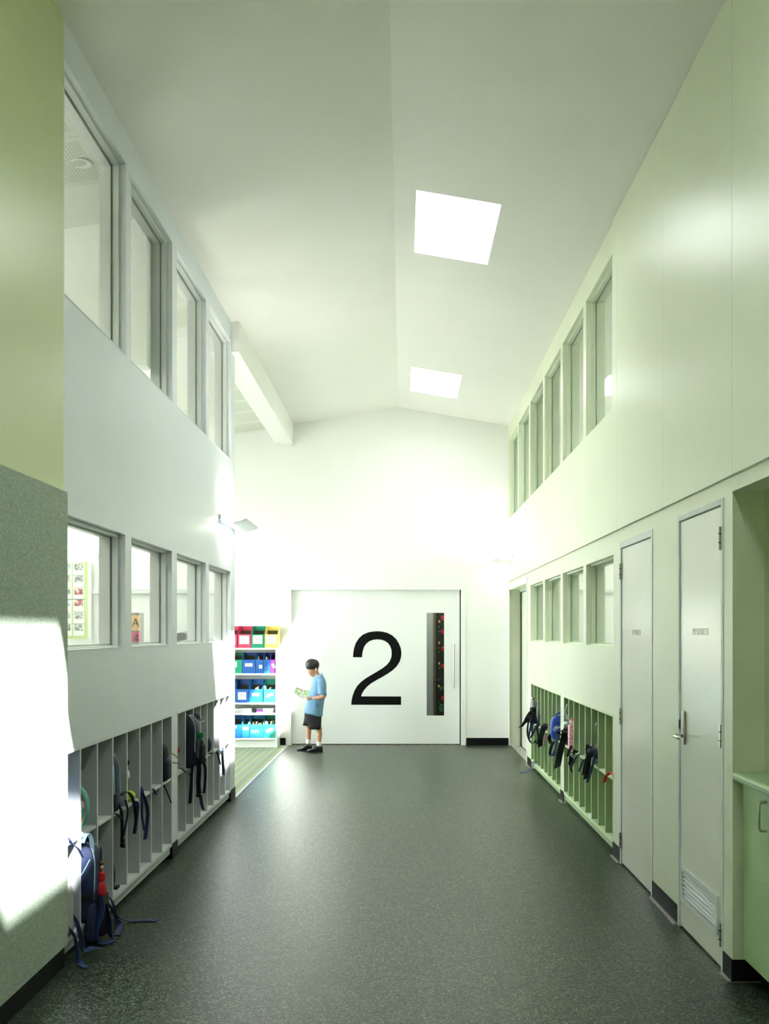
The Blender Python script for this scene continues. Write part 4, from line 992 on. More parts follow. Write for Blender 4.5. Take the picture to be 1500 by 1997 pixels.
# --- left wall, far unit
g = rucksack('navy backpack at the start of the far left unit, red bauble on a green cord', (-1.75, 7.21), (0.13, 0.085), ZS, 0.32, 1)
cdv = MB().tube(smooth_path([lx(346, 1450, -0.01), lx(347.5, 1458, 0.0), lx(348, 1470, 0.0), lx(348, 1488, 0.0), lx(350, 1494, 0.008)]), 0.002, 6).build('green_cord', 'green_plastic', g)
MB().sup(lx(347.5, 1463, 0.0), (0.014, 0.014, 0.018), 1, 1, 12, 8).build('bauble', 'red_plastic', cdv, smooth=True)
strap(g, [lx(346, 1496, -0.01), lx(354, 1499, 0.012), lx(362, 1506, 0.015), lx(372, 1512, 0.03), lx(371, 1540, 0.03), lx(369, 1567, 0.03)], 0.022, 'navy3')
g = rucksack('big dark navy backpack leaning out of the far left unit, holding a green bottle', (-1.61, 7.475), (0.115, 0.105), ZS, 0.385, 1, cloth='navy3', lean=(0.02, 0))
bag_body((-1.487, 7.50), (0.042, 0.06), ZS+0.02, 0.15, arch=0.12).build('net_pocket', 'mesh_black', g, smooth=True)
strap(g, [lx(376, 1488, 0.06), lx(374, 1510, 0.06), lx(373, 1540, 0.05), lx(371, 1567, 0.05)], 0.03, 'navy3')
strap(g, [lx(386, 1478, 0.09), lx(388, 1500, 0.09), lx(387, 1525, 0.08), lx(388, 1546, 0.08)], 0.05, 'navy3')
strap(g, [lx(395, 1480, 0.10), lx(400, 1498, 0.10), lx(400, 1522, 0.09), lx(398, 1547, 0.09)], 0.028, 'navy3')
strap(g, [lx(391, 1550, 0.085), lx(393, 1565, 0.085), lx(396, 1579, 0.085)], 0.034, 'navy2')
buckle(g, lx(388, 1548, 0.085), 0.055, 0.05)
bottle('green capped drink bottle in the pocket of the big dark backpack', -1.487, 7.50, ZS+0.05, 0.036, 0.20, 'green_dark', 'green_plastic')
hb_ = root('sun_hat', 'dark blue hat with pale edge hung above the big dark backpack', 'hat', (-1.56, 7.66, 0.86), 'hats in the cubbies')
MB().sup((-1.575, 7.69, 0.885), (0.055, 0.05, 0.048), 0.9, 0.9, 18, 10).build('crown', 'navy3', hb_, smooth=True)
MB().lathe([(0.045, 0.0), (0.078, -0.010), (0.080, -0.004), (0.046, 0.010)], (-1.572, 7.69, 0.872), 22).build('brim', 'navy3', hb_, smooth=True)
MB().tube([(-1.572+0.08*math.cos(q), 7.69+0.08*math.sin(q), 0.865) for q in [2*math.pi*i/24 for i in range(24)]], 0.0026, 5, True).build('edge_trim', 'piping', hb_)
MB().tube([(-1.58, 7.69, 0.93), (-1.58, 7.69, 0.963)], 0.003, 6).build('hang_loop', 'plastic_black', hb_)
g = rucksack('dark bag with a pointed corner in the fourth cell of the far left unit', (-1.70, 8.03), (0.12, 0.09), ZS, 0.11, 1, cloth='navy', pipe=False, pocket=False, handle=False)
MB().prism([(8.04, ZS+0.001), (8.14, ZS+0.001), (8.07, ZS+0.075)], 'x', -1.60, -1.57).build('corner_flap', 'navy', g)
cp = root('sun_hat', 'dark cap on the fifth upper shelf of the far left unit', 'hat', (-1.60, 8.25, ZS), 'hats in the cubbies')
MB().sup((-1.60, 8.26, ZS+0.075), (0.060, 0.055, 0.075), 0.9, 0.9, 18, 10).build('crown', 'navy3', cp, smooth=True)
MB().box(-1.56, -1.53, 8.21, 8.30, ZS+0.004, ZS+0.012).build('peak', 'navy3', cp, bev=0.003)
g = rucksack('navy backpack in the sunlit end of the far left unit, first of two', (-1.77, 8.57), (0.12, 0.08), ZS, 0.28, 1)
strap(g, [lx(421, 1463, -0.02), lx(424, 1468, 0.012), lx(427, 1479, 0.015), lx(429.5, 1491, 0.015)], 0.022, 'navy3')
g = rucksack('navy backpack in the sunlit end of the far left unit, second of two', (-1.77, 8.84), (0.12, 0.08), ZS, 0.28, 1)
strap(g, [lx(432, 1458, -0.02), lx(433.5, 1466, 0.014), lx(434.5, 1486, 0.015), lx(436, 1511, 0.015)], 0.032, 'navy3')
strap(g, [lx(429, 1460, -0.01), lx(431, 1465, 0.014), lx(432, 1473, 0.014)], 0.02, 'piping')

# --- right wall, far unit (x grows into the wall). floor of cells 0.106, shelf 0.528
ZQ = 0.529
wr_ = (0.8, 0.6, 0)
g = rucksack('black backpack with loose straps in the farthest upper right cubbies', (1.535, 11.12), (0.105, 0.085), ZQ, 0.30, -1, cloth='blackcloth', pipe=True)
strap(g, [rx(1044, 1388, 0.02), rx(1036, 1390, 0.06), rx(1028, 1402, 0.12), rx(1021, 1412, 0.16), rx(1015.5, 1418, 0.18)], 0.05, 'blackcloth', wr_)
strap(g, [rx(1034, 1398, 0.06), rx(1030, 1412, 0.08), rx(1029, 1432, 0.07), rx(1034, 1446, 0.06), rx(1041, 1450, 0.05), rx(1045, 1444, 0.03)], 0.024, 'navy3', wr_)
strap(g, [rx(1037, 1404, 0.05), rx(1034, 1422, 0.06), rx(1031, 1440, 0.06), rx(1037, 1436, 0.06), rx(1042, 1424, 0.04), rx(1046, 1414, 0.03)], 0.026, 'navy', wr_)
strap(g, [rx(1038, 1408, 0.04), rx(1038, 1424, 0.05), rx(1039, 1434, 0.05)], 0.03, 'navy2', wr_)
bottle('silver drink bottle standing in the farthest black backpack', 1.405, 11.10, ZQ+0.14, 0.028, 0.16, 'mesh_white', 'steel')
bag_body((1.405, 11.10), (0.034, 0.045), ZQ+0.01, 0.19, arch=0.1).build('net_pocket', 'blackcloth', g, smooth=True)
g = rucksack('navy backpack with knotted straps in the third cubby from the sliding door', (1.60, 10.85), (0.12, 0.09), ZQ, 0.24, -1)
strap(g, [rx(1052, 1394, -0.02), rx(1050, 1408, 0.02), rx(1044, 1422, 0.04), rx(1036, 1436, 0.05)], 0.03, 'navy2', wr_)
strap(g, [rx(1052, 1410, 0.0), rx(1048, 1422, 0.03), rx(1050, 1438, 0.03), rx(1047, 1452, 0.03)], 0.024, 'navy3', wr_)
g = rucksack('black bag with a broad strap in the fourth cubby from the sliding door', (1.60, 10.58), (0.12, 0.09), ZQ, 0.22, -1, cloth='blackcloth', pipe=False)
strap(g, [rx(1066, 1412, -0.02), rx(1060, 1422, 0.03), rx(1055, 1438, 0.03), rx(1053.5, 1456, 0.03)], 0.062, 'blackcloth', wr_)
strap(g, [rx(1058, 1416, 0.0), rx(1055, 1428, 0.03), rx(1051, 1442, 0.03)], 0.03, 'navy2', wr_)
g = rucksack('navy backpack with a pink strap in the fifth cubby from the sliding door', (1.60, 10.30), (0.12, 0.09), ZQ, 0.24, -1, cloth='navy3')
strap(g, [rx(1070, 1430, 0.0), rx(1066, 1432, 0.02), rx(1062.5, 1442, 0.022), rx(1060.5, 1456, 0.022)], 0.02, 'pink', wr_)
lb = root('lunch_bag', 'royal blue lunch bag with white script at the near end of the far right unit', 'lunch bag', (1.47, 9.47, ZQ))
MB().sup((1.475, 9.47, ZQ+0.115), (0.112, 0.045, 0.114), 0.55, 0.4, 28, 14).build('body', 'royal', lb, smooth=True)
scr = [(-0.06, -0.02), (-0.075, 0.0), (-0.055, 0.025), (-0.048, 0.012), (-0.062, 0.004), (-0.05, -0.012), (-0.04, 0.03), (-0.037, -0.005), (-0.028, 0.012), (-0.022, 0.0), (-0.012, 0.018), (-0.008, 0.002), (0.004, 0.03), (0.01, 0.006), (0.03, 0.016), (0.05, 0.026)]
MB().tube(smooth_path([(1.455+u, 9.4245, ZQ+0.125+w_+u*0.25) for u, w_ in scr]), 0.0022, 6).build('script_print', 'white_print', lb)
MB().tube(smooth_path([(1.41, 9.47, ZQ+0.215), (1.42, 9.47, ZQ+0.245), (1.47, 9.47, ZQ+0.262), (1.52, 9.47, ZQ+0.245), (1.53, 9.47, ZQ+0.215)]), 0.007, 8).build('handle', 'royal', lb, smooth=True)
g = rucksack('black sling bag hanging below the royal blue lunch bag', (1.55, 9.74), (0.115, 0.085), ZQ, 0.25, -1, cloth='blackcloth', pipe=False)
strap(g, [rx(1082, 1428, 0.0), rx(1076, 1430, 0.03), rx(1071.5, 1440, 0.035), rx(1075, 1450, 0.035), rx(1080, 1448, 0.03)], 0.04, 'blackcloth', wr_)
strap(g, [rx(1080, 1446, 0.02), rx(1075, 1458, 0.03), rx(1073, 1471, 0.03), rx(1078, 1474, 0.03), rx(1082, 1464, 0.03)], 0.034, 'navy', wr_)
strap(g, [rx(1090, 1432, 0.06), rx(1086, 1448, 0.05), rx(1083, 1468, 0.05), rx(1083, 1476, 0.05)], 0.03, 'navy2', wr_)
fs = root('loose_strap', 'blue strap trailing to the floor from the farthest lower right cubby', 'strap', (1.40, 11.2, 0))
strap(fs, [(1.50, 11.05, 0.112), (1.43, 11.08, 0.118), (1.395, 11.10, 0.07), (1.38, 11.12, 0.03), (1.33, 11.14, 0.010), (1.27, 11.16, 0.008)], 0.03, 'navy2', (0, 1, 0.2), name='webbing')
strap(fs, [(1.50, 11.15, 0.115), (1.43, 11.15, 0.122), (1.405, 11.18, 0.10)], 0.024, 'navy3', (0, 1, 0.2), name='webbing')

# --- right wall, near unit
g = rucksack('black backpack with a long hanging strap at the far end of the near right unit', (1.535, 9.03), (0.105, 0.10), ZQ, 0.31, -1, cloth='blackcloth')
strap(g, [rx(1104, 1422, 0.02), rx(1098, 1424, 0.05), rx(1090, 1428, 0.07), rx(1093, 1434, 0.07), rx(1100, 1428, 0.06)], 0.034, 'blackcloth', wr_)
strap(g, [rx(1102, 1428, 0.03), rx(1098, 1445, 0.05), rx(1092, 1470, 0.05), rx(1087, 1497, 0.05)], 0.072, 'blackcloth', wr_)
MB().tube(smooth_path([rx(1106, 1374, 0.0), rx(1103.5, 1382, 0.02), rx(1103, 1392, 0.02), rx(1107, 1402, 0.01)]), 0.004, 6).build('loop', 'piping', g, smooth=True)
MB().sup(rx(1104, 1411, 0.01), (0.02, 0.02, 0.018), 1, 1, 12, 8).build('white_tag', 'white_print', g, smooth=True)
lb = root('pencil_case', 'tall pink spotted bag with a red top in the near right unit', 'bag', (1.47, 8.70, ZQ))
bag_body((1.475, 8.70), (0.078, 0.035), ZQ, 0.265, arch=0.12, lean=(0.0, 0)).build('body', 'spotted', lb, smooth=True)
MB().box(1.43, 1.52, 8.675, 8.725, ZQ+0.25, ZQ+0.272).build('flap', 'red_cloth', lb, bev=0.006)
MB().tube(smooth_path([(1.40, 8.69, ZQ+0.255), (1.405, 8.685, ZQ+0.23), (1.42, 8.68, ZQ+0.20)]), 0.006, 6).build('cord', 'teal', lb, smooth=True)
g = rucksack('dark backpack with a pale buckle strap in the second cell of the near right unit', (1.62, 8.80), (0.10, 0.05), ZQ, 0.2, -1, cloth='navy3', pipe=False)
strap(g, [rx(1116, 1455, 0.0), rx(1112, 1460, 0.02), rx(1107, 1475, 0.022)], 0.024, 'blackcloth', wr_)
tb = root('drink_bottle', 'slim teal bottle in the third cell of the near right unit', 'bottle', (1.455, 8.43, ZQ), 'drink bottles')
MB().lathe([(0.024, 0), (0.030, 0.008), (0.030, 0.15), (0.024, 0.175)], (1.475, 8.42, ZQ), 18).build('body', 'teal', tb, smooth=True)
MB().lathe([(0.024, 0.174), (0.026, 0.178), (0.024, 0.205), (0.003, 0.208)], (1.475, 8.42, ZQ), 18).build('cap', 'piping', tb, smooth=True)
g = rucksack('black backpack with a silver clip in the third cell of the near right unit', (1.63, 8.50), (0.12, 0.09), ZQ, 0.20, -1, cloth='blackcloth', pipe=False)
strap(g, [rx(1126, 1464, -0.01), rx(1120, 1466, 0.02), rx(1115, 1474, 0.03), rx(1113, 1490, 0.03)], 0.05, 'blackcloth', wr_)
MB().sup(rx(1116, 1473, 0.045), (0.012, 0.008, 0.02), 1, 1, 10, 8).build('clip', 'steel', g, smooth=True)
strap(g, [rx(1113, 1480, 0.03), rx(1112, 1492, 0.03), rx(1115.5, 1506, 0.03)], 0.016, 'blackcloth', wr_)
g = rucksack('navy backpack with thin teal straps in the fourth cell of the near right unit', (1.63, 8.23), (0.12, 0.09), ZQ, 0.22, -1)
strap(g, [rx(1138, 1469, 0.0), rx(1130, 1471, 0.02), rx(1122, 1479, 0.03), rx(1118, 1488, 0.03), rx(1113, 1497, 0.03)], 0.022, 'navy2', wr_)
strap(g, [rx(1146, 1480, 0.0), rx(1140, 1481, 0.02), rx(1135, 1490, 0.03), rx(1129, 1505, 0.03)], 0.02, 'navy2', wr_)
g = rucksack('navy backpack with thick hanging straps in the fifth cell of the near right unit', (1.57, 7.965), (0.125, 0.10), ZQ, 0.18, -1, cloth='navy3', pipe=False)
strap(g, [rx(1150, 1454, 0.02), rx(1148, 1464, 0.04), rx(1149, 1478, 0.05), rx(1146, 1500, 0.05), rx(1143, 1519, 0.05)], 0.05, 'blackcloth', wr_)
strap(g, [rx(1147, 1472, 0.03), rx(1142, 1490, 0.035), rx(1138, 1511, 0.035)], 0.032, 'navy3', wr_)
MB().sup(rx(1153, 1468, 0.02), (0.04, 0.06, 0.032), 0.8, 0.8, 16, 10).build('rolled_pad', 'navy3', g, smooth=True)
g = rucksack('black backpack with a steel loop in the sixth cell of the near right unit', (1.56, 7.70), (0.105, 0.10), ZQ, 0.30, -1, cloth='blackcloth', pipe=False)
strap(g, [rx(1164, 1464, 0.0), rx(1160, 1476, 0.02), rx(1156, 1492, 0.03), rx(1150, 1512, 0.03), rx(1145, 1526, 0.03)], 0.026, 'navy2', wr_)
MB().tube(smooth_path([rx(1163, 1410, 0.005), rx(1161.5, 1416, 0.015), rx(1163, 1424, 0.005)]), 0.004, 6).build('loop', 'steel', g, smooth=True)
rs_ = root('red_pouch', 'flat red pouch with a strap on the nearest upper right shelf', 'pouch', (1.52, 7.16, ZQ))
bag_body((1.545, 7.13), (0.09, 0.07), ZQ, 0.045, arch=0.5).build('body', 'red_cloth', rs_, smooth=True)
strap(rs_, [rx(1192, 1506, -0.01), rx(1187, 1509, 0.02), rx(1182, 1514, 0.03), rx(1179.5, 1526, 0.03)], 0.03, 'red_cloth', wr_)
tag(MB().box(1.445, 1.50, 7.86, 8.02, 0.107, 0.112).build('paper_sheet', 'paper'), 'white paper scrap in a lower cell of the near right unit', 'paper')
tag(MB().box(1.445, 1.60, 7.33, 7.50, ZQ, ZQ+0.003).build('paper_sheet', 'paper'), 'white paper sheet on an upper shelf of the near right unit', 'paper')
tag(MB().box(-1.60, -1.565, 5.26, 5.36, ZS, ZS+0.003).build('paper_sheet', 'paper'), 'white paper scrap on the third upper left shelf', 'paper')

# ------------------------------------------------------------------ the reading boy
BX, BYY = -1.615, 13.13
def bp_(cx, cy, dy=0.0): return Vector((BX+cx/1448.4, BYY+dy, max(0.0, (1877-cy)/1448.4)))
def cone(mb, a, b_, r1, r2, n=14):
    a, b_ = Vector(a), Vector(b_); t = (b_-a); L = t.length; t = t.normalized()
    s_ = t.orthogonal().normalized(); u = t.cross(s_)
    rings = []
    for i in range(5): 
        q = -math.pi/2+math.pi/2*i/4; rings.append((a+t*r1*math.sin(q), max(r1*math.cos(q), 0.0004)))
    for i in range(5):
        q = math.pi/2*i/4; rings.append((b_+t*r2*math.sin(q), max(r2*math.cos(q), 0.0004)))
    mb.loft([[c+r_*(math.cos(w)*s_+math.sin(w)*u) for w in [2*math.pi*j/n for j in range(n)]] for c, r_ in rings])
boy = root('person', 'boy in a pale blue polo shirt and black shorts reading by the white door', 'person', (bp_(690, 1877).x, BYY, 0))
bd = MB()
# trunk
cone(bd, bp_(680, 1120), bp_(745, 760), 0.082, 0.085); cone(bd, bp_(745, 760), bp_(775, 580), 0.085, 0.07)
for s_ in (-1, 1): cone(bd, bp_(775, 600, 0.0), bp_(825, 580, 0.09*s_), 0.05, 0.040)
# neck and head, bent forward over the book
cone(bd, bp_(785, 540), bp_(720, 400), 0.040, 0.036)
bd.sup(bp_(655, 282), (0.082, 0.072, 0.080), 1, 1, 24, 16)
bd.sup(bp_(650, 365), (0.062, 0.058, 0.058), 1, 1, 22, 14)
cone(bd, bp_(672, 395, -0.0), bp_(668, 462), 0.044, 0.022)
cone(bd, bp_(650, 390), bp_(648, 440), 0.040, 0.024)
for s_ in (-1, 1): bd.sup(bp_(632, 405, 0.026*s_), (0.026, 0.022, 0.028), 1, 1, 14, 10)
cone(bd, bp_(592, 385), bp_(606, 436), 0.009, 0.013)
bd.sup(bp_(612, 440), (0.012, 0.015, 0.009), 1, 1, 12, 8)
bd.sup(bp_(634, 466), (0.013, 0.018, 0.008), 1, 1, 12, 8)
for s_ in (-1, 1):
    bd.sup(bp_(738, 352, 0.070*s_), (0.017, 0.010, 0.027), 1, 1, 14, 10)
    bd.sup(bp_(726, 372, 0.068*s_), (0.010, 0.008, 0.014), 1, 1, 10, 8)
# arms
shn, eln, wrn = bp_(835, 590, -0.100), bp_(885, 838, -0.145), bp_(662, 872, -0.105)
cone(bd, shn, eln, 0.036, 0.030); cone(bd, eln, bp_(800, 862, -0.13), 0.031, 0.030); cone(bd, bp_(800, 862, -0.13), wrn, 0.030, 0.020)
shf, elf, wrf_ = bp_(818, 590, 0.100), bp_(800, 830, 0.15), bp_(640, 800, 0.10)
cone(bd, shf, elf, 0.036, 0.029); cone(bd, elf, wrf_, 0.030, 0.020)
# near hand: palm below the book, fingers curled under it, thumb on the page
def hand(w, fwd, up, side, curl=1.0):
    w, fwd, up, side = Vector(w), Vector(fwd).normalized(), Vector(up).normalized(), Vector(side).normalized()
    cone(bd, w, w+fwd*0.030, 0.019, 0.017)
    for i, (o_, ln) in enumerate(((-0.020, 0.040), (-0.007, 0.047), (0.007, 0.044), (0.019, 0.036))):
        b0 = w+fwd*0.036+side*o_; cone(bd, w+fwd*0.012+side*o_*0.7, b0, 0.0105, 0.0095)
        k1 = b0+fwd*ln*0.45-up*0.010*curl; k2 = k1+fwd*ln*0.25+up*0.016*curl; k3 = k2+up*0.014*curl-fwd*0.002
        cone(bd, b0, k1, 0.0088, 0.0080); cone(bd, k1, k2, 0.0080, 0.0074); cone(bd, k2, k3, 0.0074, 0.0066)
    t0 = w+fwd*0.010-side*0.018; t1 = t0+fwd*0.022+up*0.020-side*0.008; t2 = t1+fwd*0.024+up*0.006
    cone(bd, t0, t1, 0.0110, 0.0095); cone(bd, t1, t2, 0.0095, 0.0075)
hand(wrn, (-1, 0.15, -0.22), (0.1, 0.2, 1), (0.1, 1, -0.1))
hand(wrf_, (-1, -0.2, 0.15), (0.1, -0.2, 1), (0.0, -1, 0.0))
# legs
hn_, kn_, an_ = bp_(720, 1200, -0.065), bp_(792, 1440, -0.07), bp_(787, 1740, -0.07)
cone(bd, hn_, kn_, 0.050, 0.038); cone(bd, kn_, bp_(796, 1540, -0.07), 0.035, 0.037); cone(bd, bp_(796, 1540, -0.07), an_, 0.037, 0.024)
hf_, kf_, af_ = bp_(690, 1200, 0.065), bp_(575, 1390, 0.07), bp_(582, 1715, 0.07)
cone(bd, hf_, kf_, 0.050, 0.036); cone(bd, kf_, bp_(580, 1500, 0.07), 0.034, 0.036); cone(bd, bp_(580, 1500, 0.07), af_, 0.036, 0.023)
for a_, t_ in ((an_, bp_(650, 1835, -0.075)), (af_, bp_(445, 1820, 0.065))):
    cone(bd, a_, Vector((a_.x-0.005, a_.y, 0.050)), 0.024, 0.022); cone(bd, Vector((a_.x-0.005, a_.y, 0.036)), Vector((t_.x+0.03, t_.y*0.5+a_.y*0.5, 0.026)), 0.020, 0.012)
body = bd.build('body', 'skin', boy)
body.modifiers.clear()
rm = body.modifiers.new('remesh', 'REMESH'); rm.mode = 'VOXEL'; rm.voxel_size = 0.0032; rm.use_smooth_shade = True
smd = body.modifiers.new('smooth', 'SMOOTH'); smd.factor = 0.5; smd.iterations = 3
for s_ in (-1, 1):
    MB().sup(bp_(594, 402, 0.030*s_), (0.007, 0.010, 0.0035), 1, 1, 12, 8).build('eye', 'eye', boy, smooth=True)
    cone_mb = MB(); cone(cone_mb, bp_(585, 378, 0.020*s_), bp_(592, 376, 0.042*s_), 0.003, 0.002, 8); cone_mb.build('eyebrow', 'hair', boy, smooth=True)
MB().sup(bp_(628, 470), (0.0085, 0.016, 0.0035), 1, 1, 12, 8).build('mouth', 'lip', boy, smooth=True)
# hair: full cap with a ragged fringe
def hairfn(p):
    a = math.atan2(p.y, p.x)
    n = 1+0.030*math.sin(9*a+p.z*60)+0.02*math.sin(17*a)
    q = Vector((p.x*n, p.y*n, p.z))
    rag = 0.005*math.sin(13*a+1)+0.004*math.sin(31*a+2)+0.003*math.sin(47*a)
    low = -0.050+rag
    if p.x < -0.045: low = -0.048+rag      # fringe
    elif p.x > 0.035: low = -0.066+rag*0.6       # nape
    q.z = max(q.z, low)
    if p.z > 0: q.x += 0.006*p.z/0.09
    return q
MB().sup(bp_(652, 272), (0.090, 0.081, 0.086), 0.88, 0.95, 44, 28, hairfn).build('hair', 'hair', boy, smooth=True)
# polo shirt
rings = []
RS = [((508, 1144), (846, 1222), 0.149), ((515, 1110), (846, 1182), 0.147), ((532, 1000), (864, 1010), 0.138), ((556, 905), (882, 900), 0.130), ((592, 800), (906, 800), 0.130),
      ((625, 710), (920, 700), 0.132), ((650, 630), (918, 625), 0.132), ((662, 570), (895, 545), 0.124), ((668, 530), (865, 482), 0.100), ((676, 512), (838, 430), 0.062)]
for i, (f_, b_, hy2) in enumerate(RS):
    pf, pbk = bp_(*f_), bp_(*b_); ring = []
    for j in range(32):
        q = 2*math.pi*j/32; c_ = math.cos(q); sn = math.sin(q)
        w_ = (1-math.copysign(abs(c_)**0.85, c_))/2
        p = pbk.lerp(pf, w_); fold = 0.003*math.sin(q*7+i*0.9)*(1 if i < 5 else 0.3)
        ring.append((p.x+fold, p.y+math.copysign(abs(sn)**0.75, sn)*hy2+fold, p.z))
    rings.append(ring)
sh = MB().loft(rings, cap=False)
for (a_, b_) in ((bp_(832, 535, -0.098), bp_(860, 805, -0.140)), (bp_(818, 535, 0.098), bp_(806, 790, 0.146))):
    rr_ = []
    for rad0, dz0, iy0 in ((0.006, 0.034, 0.045), (0.026, 0.030, 0.036), (0.042, 0.018, 0.018)):
        c_ = Vector(a_)+Vector((-iy0*0.3, iy0 if a_[1] < BYY else -iy0, dz0))
        rr_.append([(c_.x+rad0*math.cos(q), c_.y+rad0*0.95*math.sin(q), c_.z) for q in [2*math.pi*j/20 for j in range(20)]])
    for i in range(7):
        t = i/6; c_ = Vector(a_).lerp(Vector(b_), t); rad = 0.054+0.004*t if i > 0 else 0.050
        rr_.append([(c_.x+rad*math.cos(q)*(1+0.03*math.sin(3*q+i)), c_.y+rad*0.95*math.sin(q), c_.z+0.012*math.cos(q)*(-1)) for q in [2*math.pi*j/20 for j in range(20)]])
    rr_.append([tuple(Vector(c2).lerp(Vector((b_[0], b_[1], b_[2])), 0.16)) for c2 in rr_[-1]])
    sh.loft(rr_, cap=False)
shirt = sh.build('polo_shirt', 'shirt', boy, smooth=True)
so = shirt.modifiers.new('solid', 'SOLIDIFY'); so.thickness = 0.003
cr_ = []
for k_, (ex, dz) in enumerate(((0.0, 0.0), (0.010, -0.030), (0.013, -0.031), (0.004, 0.006))):
    ring = []
    for j in range(28):
        q = 2*math.pi*j/28; w_ = (1-math.cos(q))/2; p = bp_(832, 424).lerp(bp_(682, 505), w_)
        ring.append((p.x+ex*math.cos(q), p.y+math.sin(q)*(0.056+ex), p.z+dz))
    cr_.append(ring)
MB().loft(cr_, cap=False, closed=True).build('collar', 'collar', shirt, smooth=True)
MB().box(bp_(765, 0).x, bp_(780, 0).x, BYY-0.145, BYY-0.136, bp_(0, 1025).z, bp_(0, 985).z).build('side_tag', 'blackcloth', shirt)
MB().sup(bp_(706, 660, -0.112), (0.008, 0.004, 0.010), 1, 1, 10, 6).build('chest_badge', 'grey_arch', shirt)
# shorts
st_ = MB()
for (s_, hx0, hx1, hz, fx0, fx1) in ((-1, 612, 832, 1447, 512, 835), (1, 470, 660, 1396, 510, 825)):
    rr_ = []
    for i in range(7):
        t = i/6; k1 = max(0.0, (t-0.28)/0.72); x0_, x1_ = fx0+(hx0-fx0)*k1, fx1+(hx1-fx1)*k1; cz_ = 1095+(hz-1095)*t
        if i == 0: x0_ += 55; x1_ -= 35
        if i == 1: x0_ += 14; x1_ -= 8
        c_ = bp_((x0_+x1_)/2, cz_, s_*(0.055+0.016*t)); ax = (x1_-x0_)/2/1448.4
        rr_.append([(c_.x+ax*math.copysign(abs(math.cos(q))**0.8, math.cos(q))*(1+0.02*math.sin(4*q+i)), c_.y+(0.050, 0.056, 0.064, 0.068, 0.068, 0.068, 0.068)[i]*math.copysign(abs(math.sin(q))**0.8, math.sin(q)), c_.z) for q in [2*math.pi*j/24 for j in range(24)]])
    st_.loft(rr_, cap=False)
so = st_.build('shorts', 'shorts', boy, smooth=True).modifiers.new('solid', 'SOLIDIFY'); so.thickness = 0.003
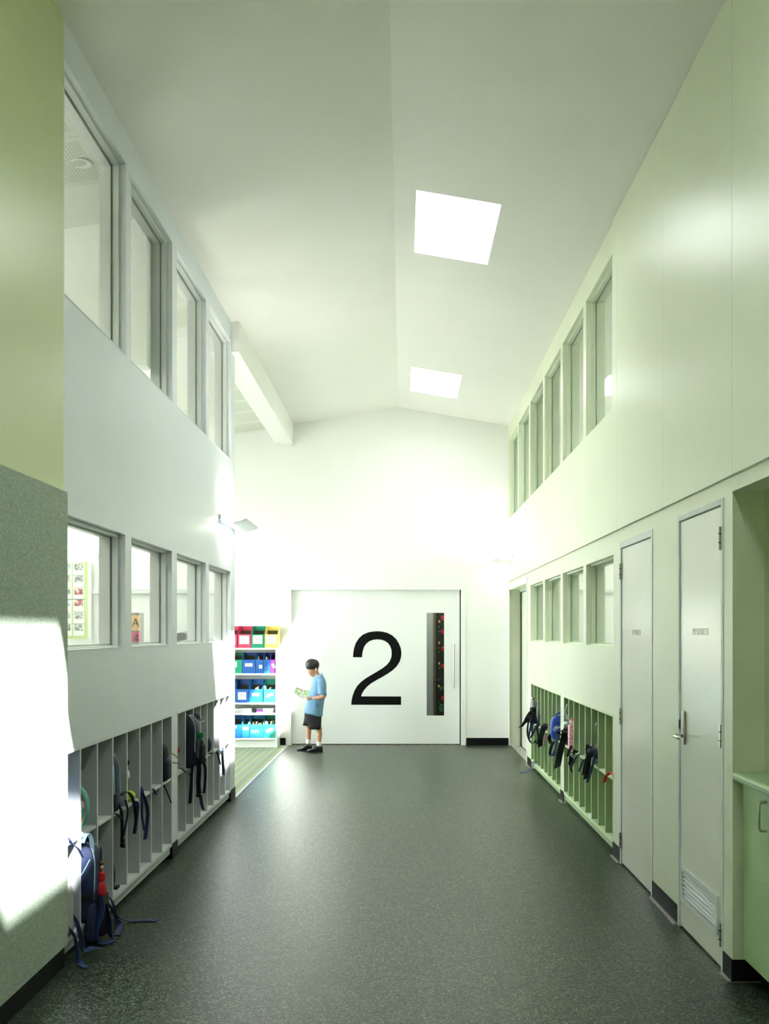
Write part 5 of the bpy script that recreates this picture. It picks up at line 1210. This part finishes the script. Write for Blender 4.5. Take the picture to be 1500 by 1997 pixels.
# socks and shoes
for (ax_, cy0, cy1, dy, toe, heel, base, top) in ((787, 1690, 1770, -0.07, 567, 860, 1877, 1716), (577, 1655, 1750, 0.07, 367, 648, 1877, 1690)):
    MB().lathe([(0.0275, 0.0), (0.0285, 0.02), (0.0282, 0.05), (0.0292, 0.055), (0.0292, 0.062), (0.026, 0.063)], (bp_(ax_, 0).x, BYY+dy, bp_(0, cy1).z), 18).build('sock', 'sock', boy, smooth=True)
    xt, xh = bp_(toe, 0).x, bp_(heel, 0).x; y_ = BYY+dy; L_ = xh-xt
    rr_ = []
    for i in range(15):
        t = i/14; x_ = xt+L_*t
        hgt = 0.032+0.012*math.sin(min(t/0.3, 1)*math.pi/2) if t < 0.32 else (0.044+0.046*min((t-0.32)/0.28, 1) if t < 0.74 else 0.090-0.010*math.sin((t-0.74)/0.26*math.pi)+0.0)
        wd_ = 0.040*(math.sin(min(t/0.25, 1)*math.pi/2)**0.6) if t < 0.25 else 0.040-0.010*min((t-0.25)/0.4, 1)
        if t > 0.9: wd_ *= math.cos((t-0.9)/0.1*1.1)
        wd_ = max(wd_, 0.010)
        if i in (0, 14): hgt *= 0.75
        rr_.append([(x_, y_+wd_*math.copysign(abs(math.cos(q))**0.6, math.cos(q)), 0.010+(hgt-0.010)*(0.5+0.5*math.copysign(abs(math.sin(q))**0.7, math.sin(q)))) for q in [2*math.pi*j/16 for j in range(16)]])
    sho = MB().loft(rr_).build('shoe', 'shoe', boy, smooth=True)
    sl_ = [(xt-0.003+(L_+0.006)*t, (0.043*(math.sin(min(t/0.25, 1)*math.pi/2)**0.6) if t < 0.25 else (0.043-0.009*min((t-0.25)/0.4, 1))*(1 if t < 0.92 else math.cos((t-0.92)/0.08*1.2)))) for t in [i/16 for i in range(17)]]
    MB().prism([(x_, y_+max(w_, 0.006)) for x_, w_ in sl_]+[(x_, y_-max(w_, 0.006)) for x_, w_ in reversed(sl_)], 'z', 0.001, 0.013).build('sole', 'sole', sho)
    for i in range(3):
        x_ = xt+L_*(0.34+0.09*i); z_ = 0.050+0.026*i*0.9
        MB().tube([(x_, y_-0.028, z_-0.010), (x_-0.004, y_, z_+0.004), (x_, y_+0.028, z_-0.010)], 0.0028, 6).build('lace', 'sole', sho)
    MB().tube(smooth_path([(xt+L_*0.50, y_-0.01, 0.088), (xt+L_*0.43, y_-0.02, 0.104), (xt+L_*0.36, y_-0.03, 0.090), (xt+L_*0.30, y_-0.035, 0.075)]), 0.0024, 6).build('lace', 'sole', sho)

# open picture book: near edge lower, tipped towards the reader
bo = root('picture_book', 'open picture book held in the hands of the boy', 'book', tuple(bp_(470, 775)), None)
ll, lr_, ur, ul = bp_(325, 788, -0.10), bp_(585, 868, -0.085), bp_(612, 752, 0.095), bp_(345, 668, 0.085)
ml, mu = ll.lerp(lr_, 0.52)+Vector((0, 0, -0.012)), ul.lerp(ur, 0.52)+Vector((0, 0, -0.012))
def slab(q, th):
    n = (q[1]-q[0]).cross(q[3]-q[0]).normalized()
    if n.z < 0: n = -n
    mb = MB(); mb.hexa([p-n*th for p in q]+[Vector(p) for p in q]); return mb
for q, nm in (((ll, ml, mu, ul), 'left'), ((ml, lr_, ur, mu), 'right')):
    pg = slab(q, 0.004).build('page_block', 'paper', bo)
    c_ = sum(q, Vector())/4; q2 = [c_+(p-c_)*0.86+Vector((0, 0, 0.0012)) for p in q]
    slab(q2, 0.0008).build('picture', 'page_print', pg)
    q3 = [c_+(p-c_)*1.03-Vector((0, 0, 0.0048)) for p in q]
    slab(q3, 0.0025).build('cover', 'grey_arch', bo)
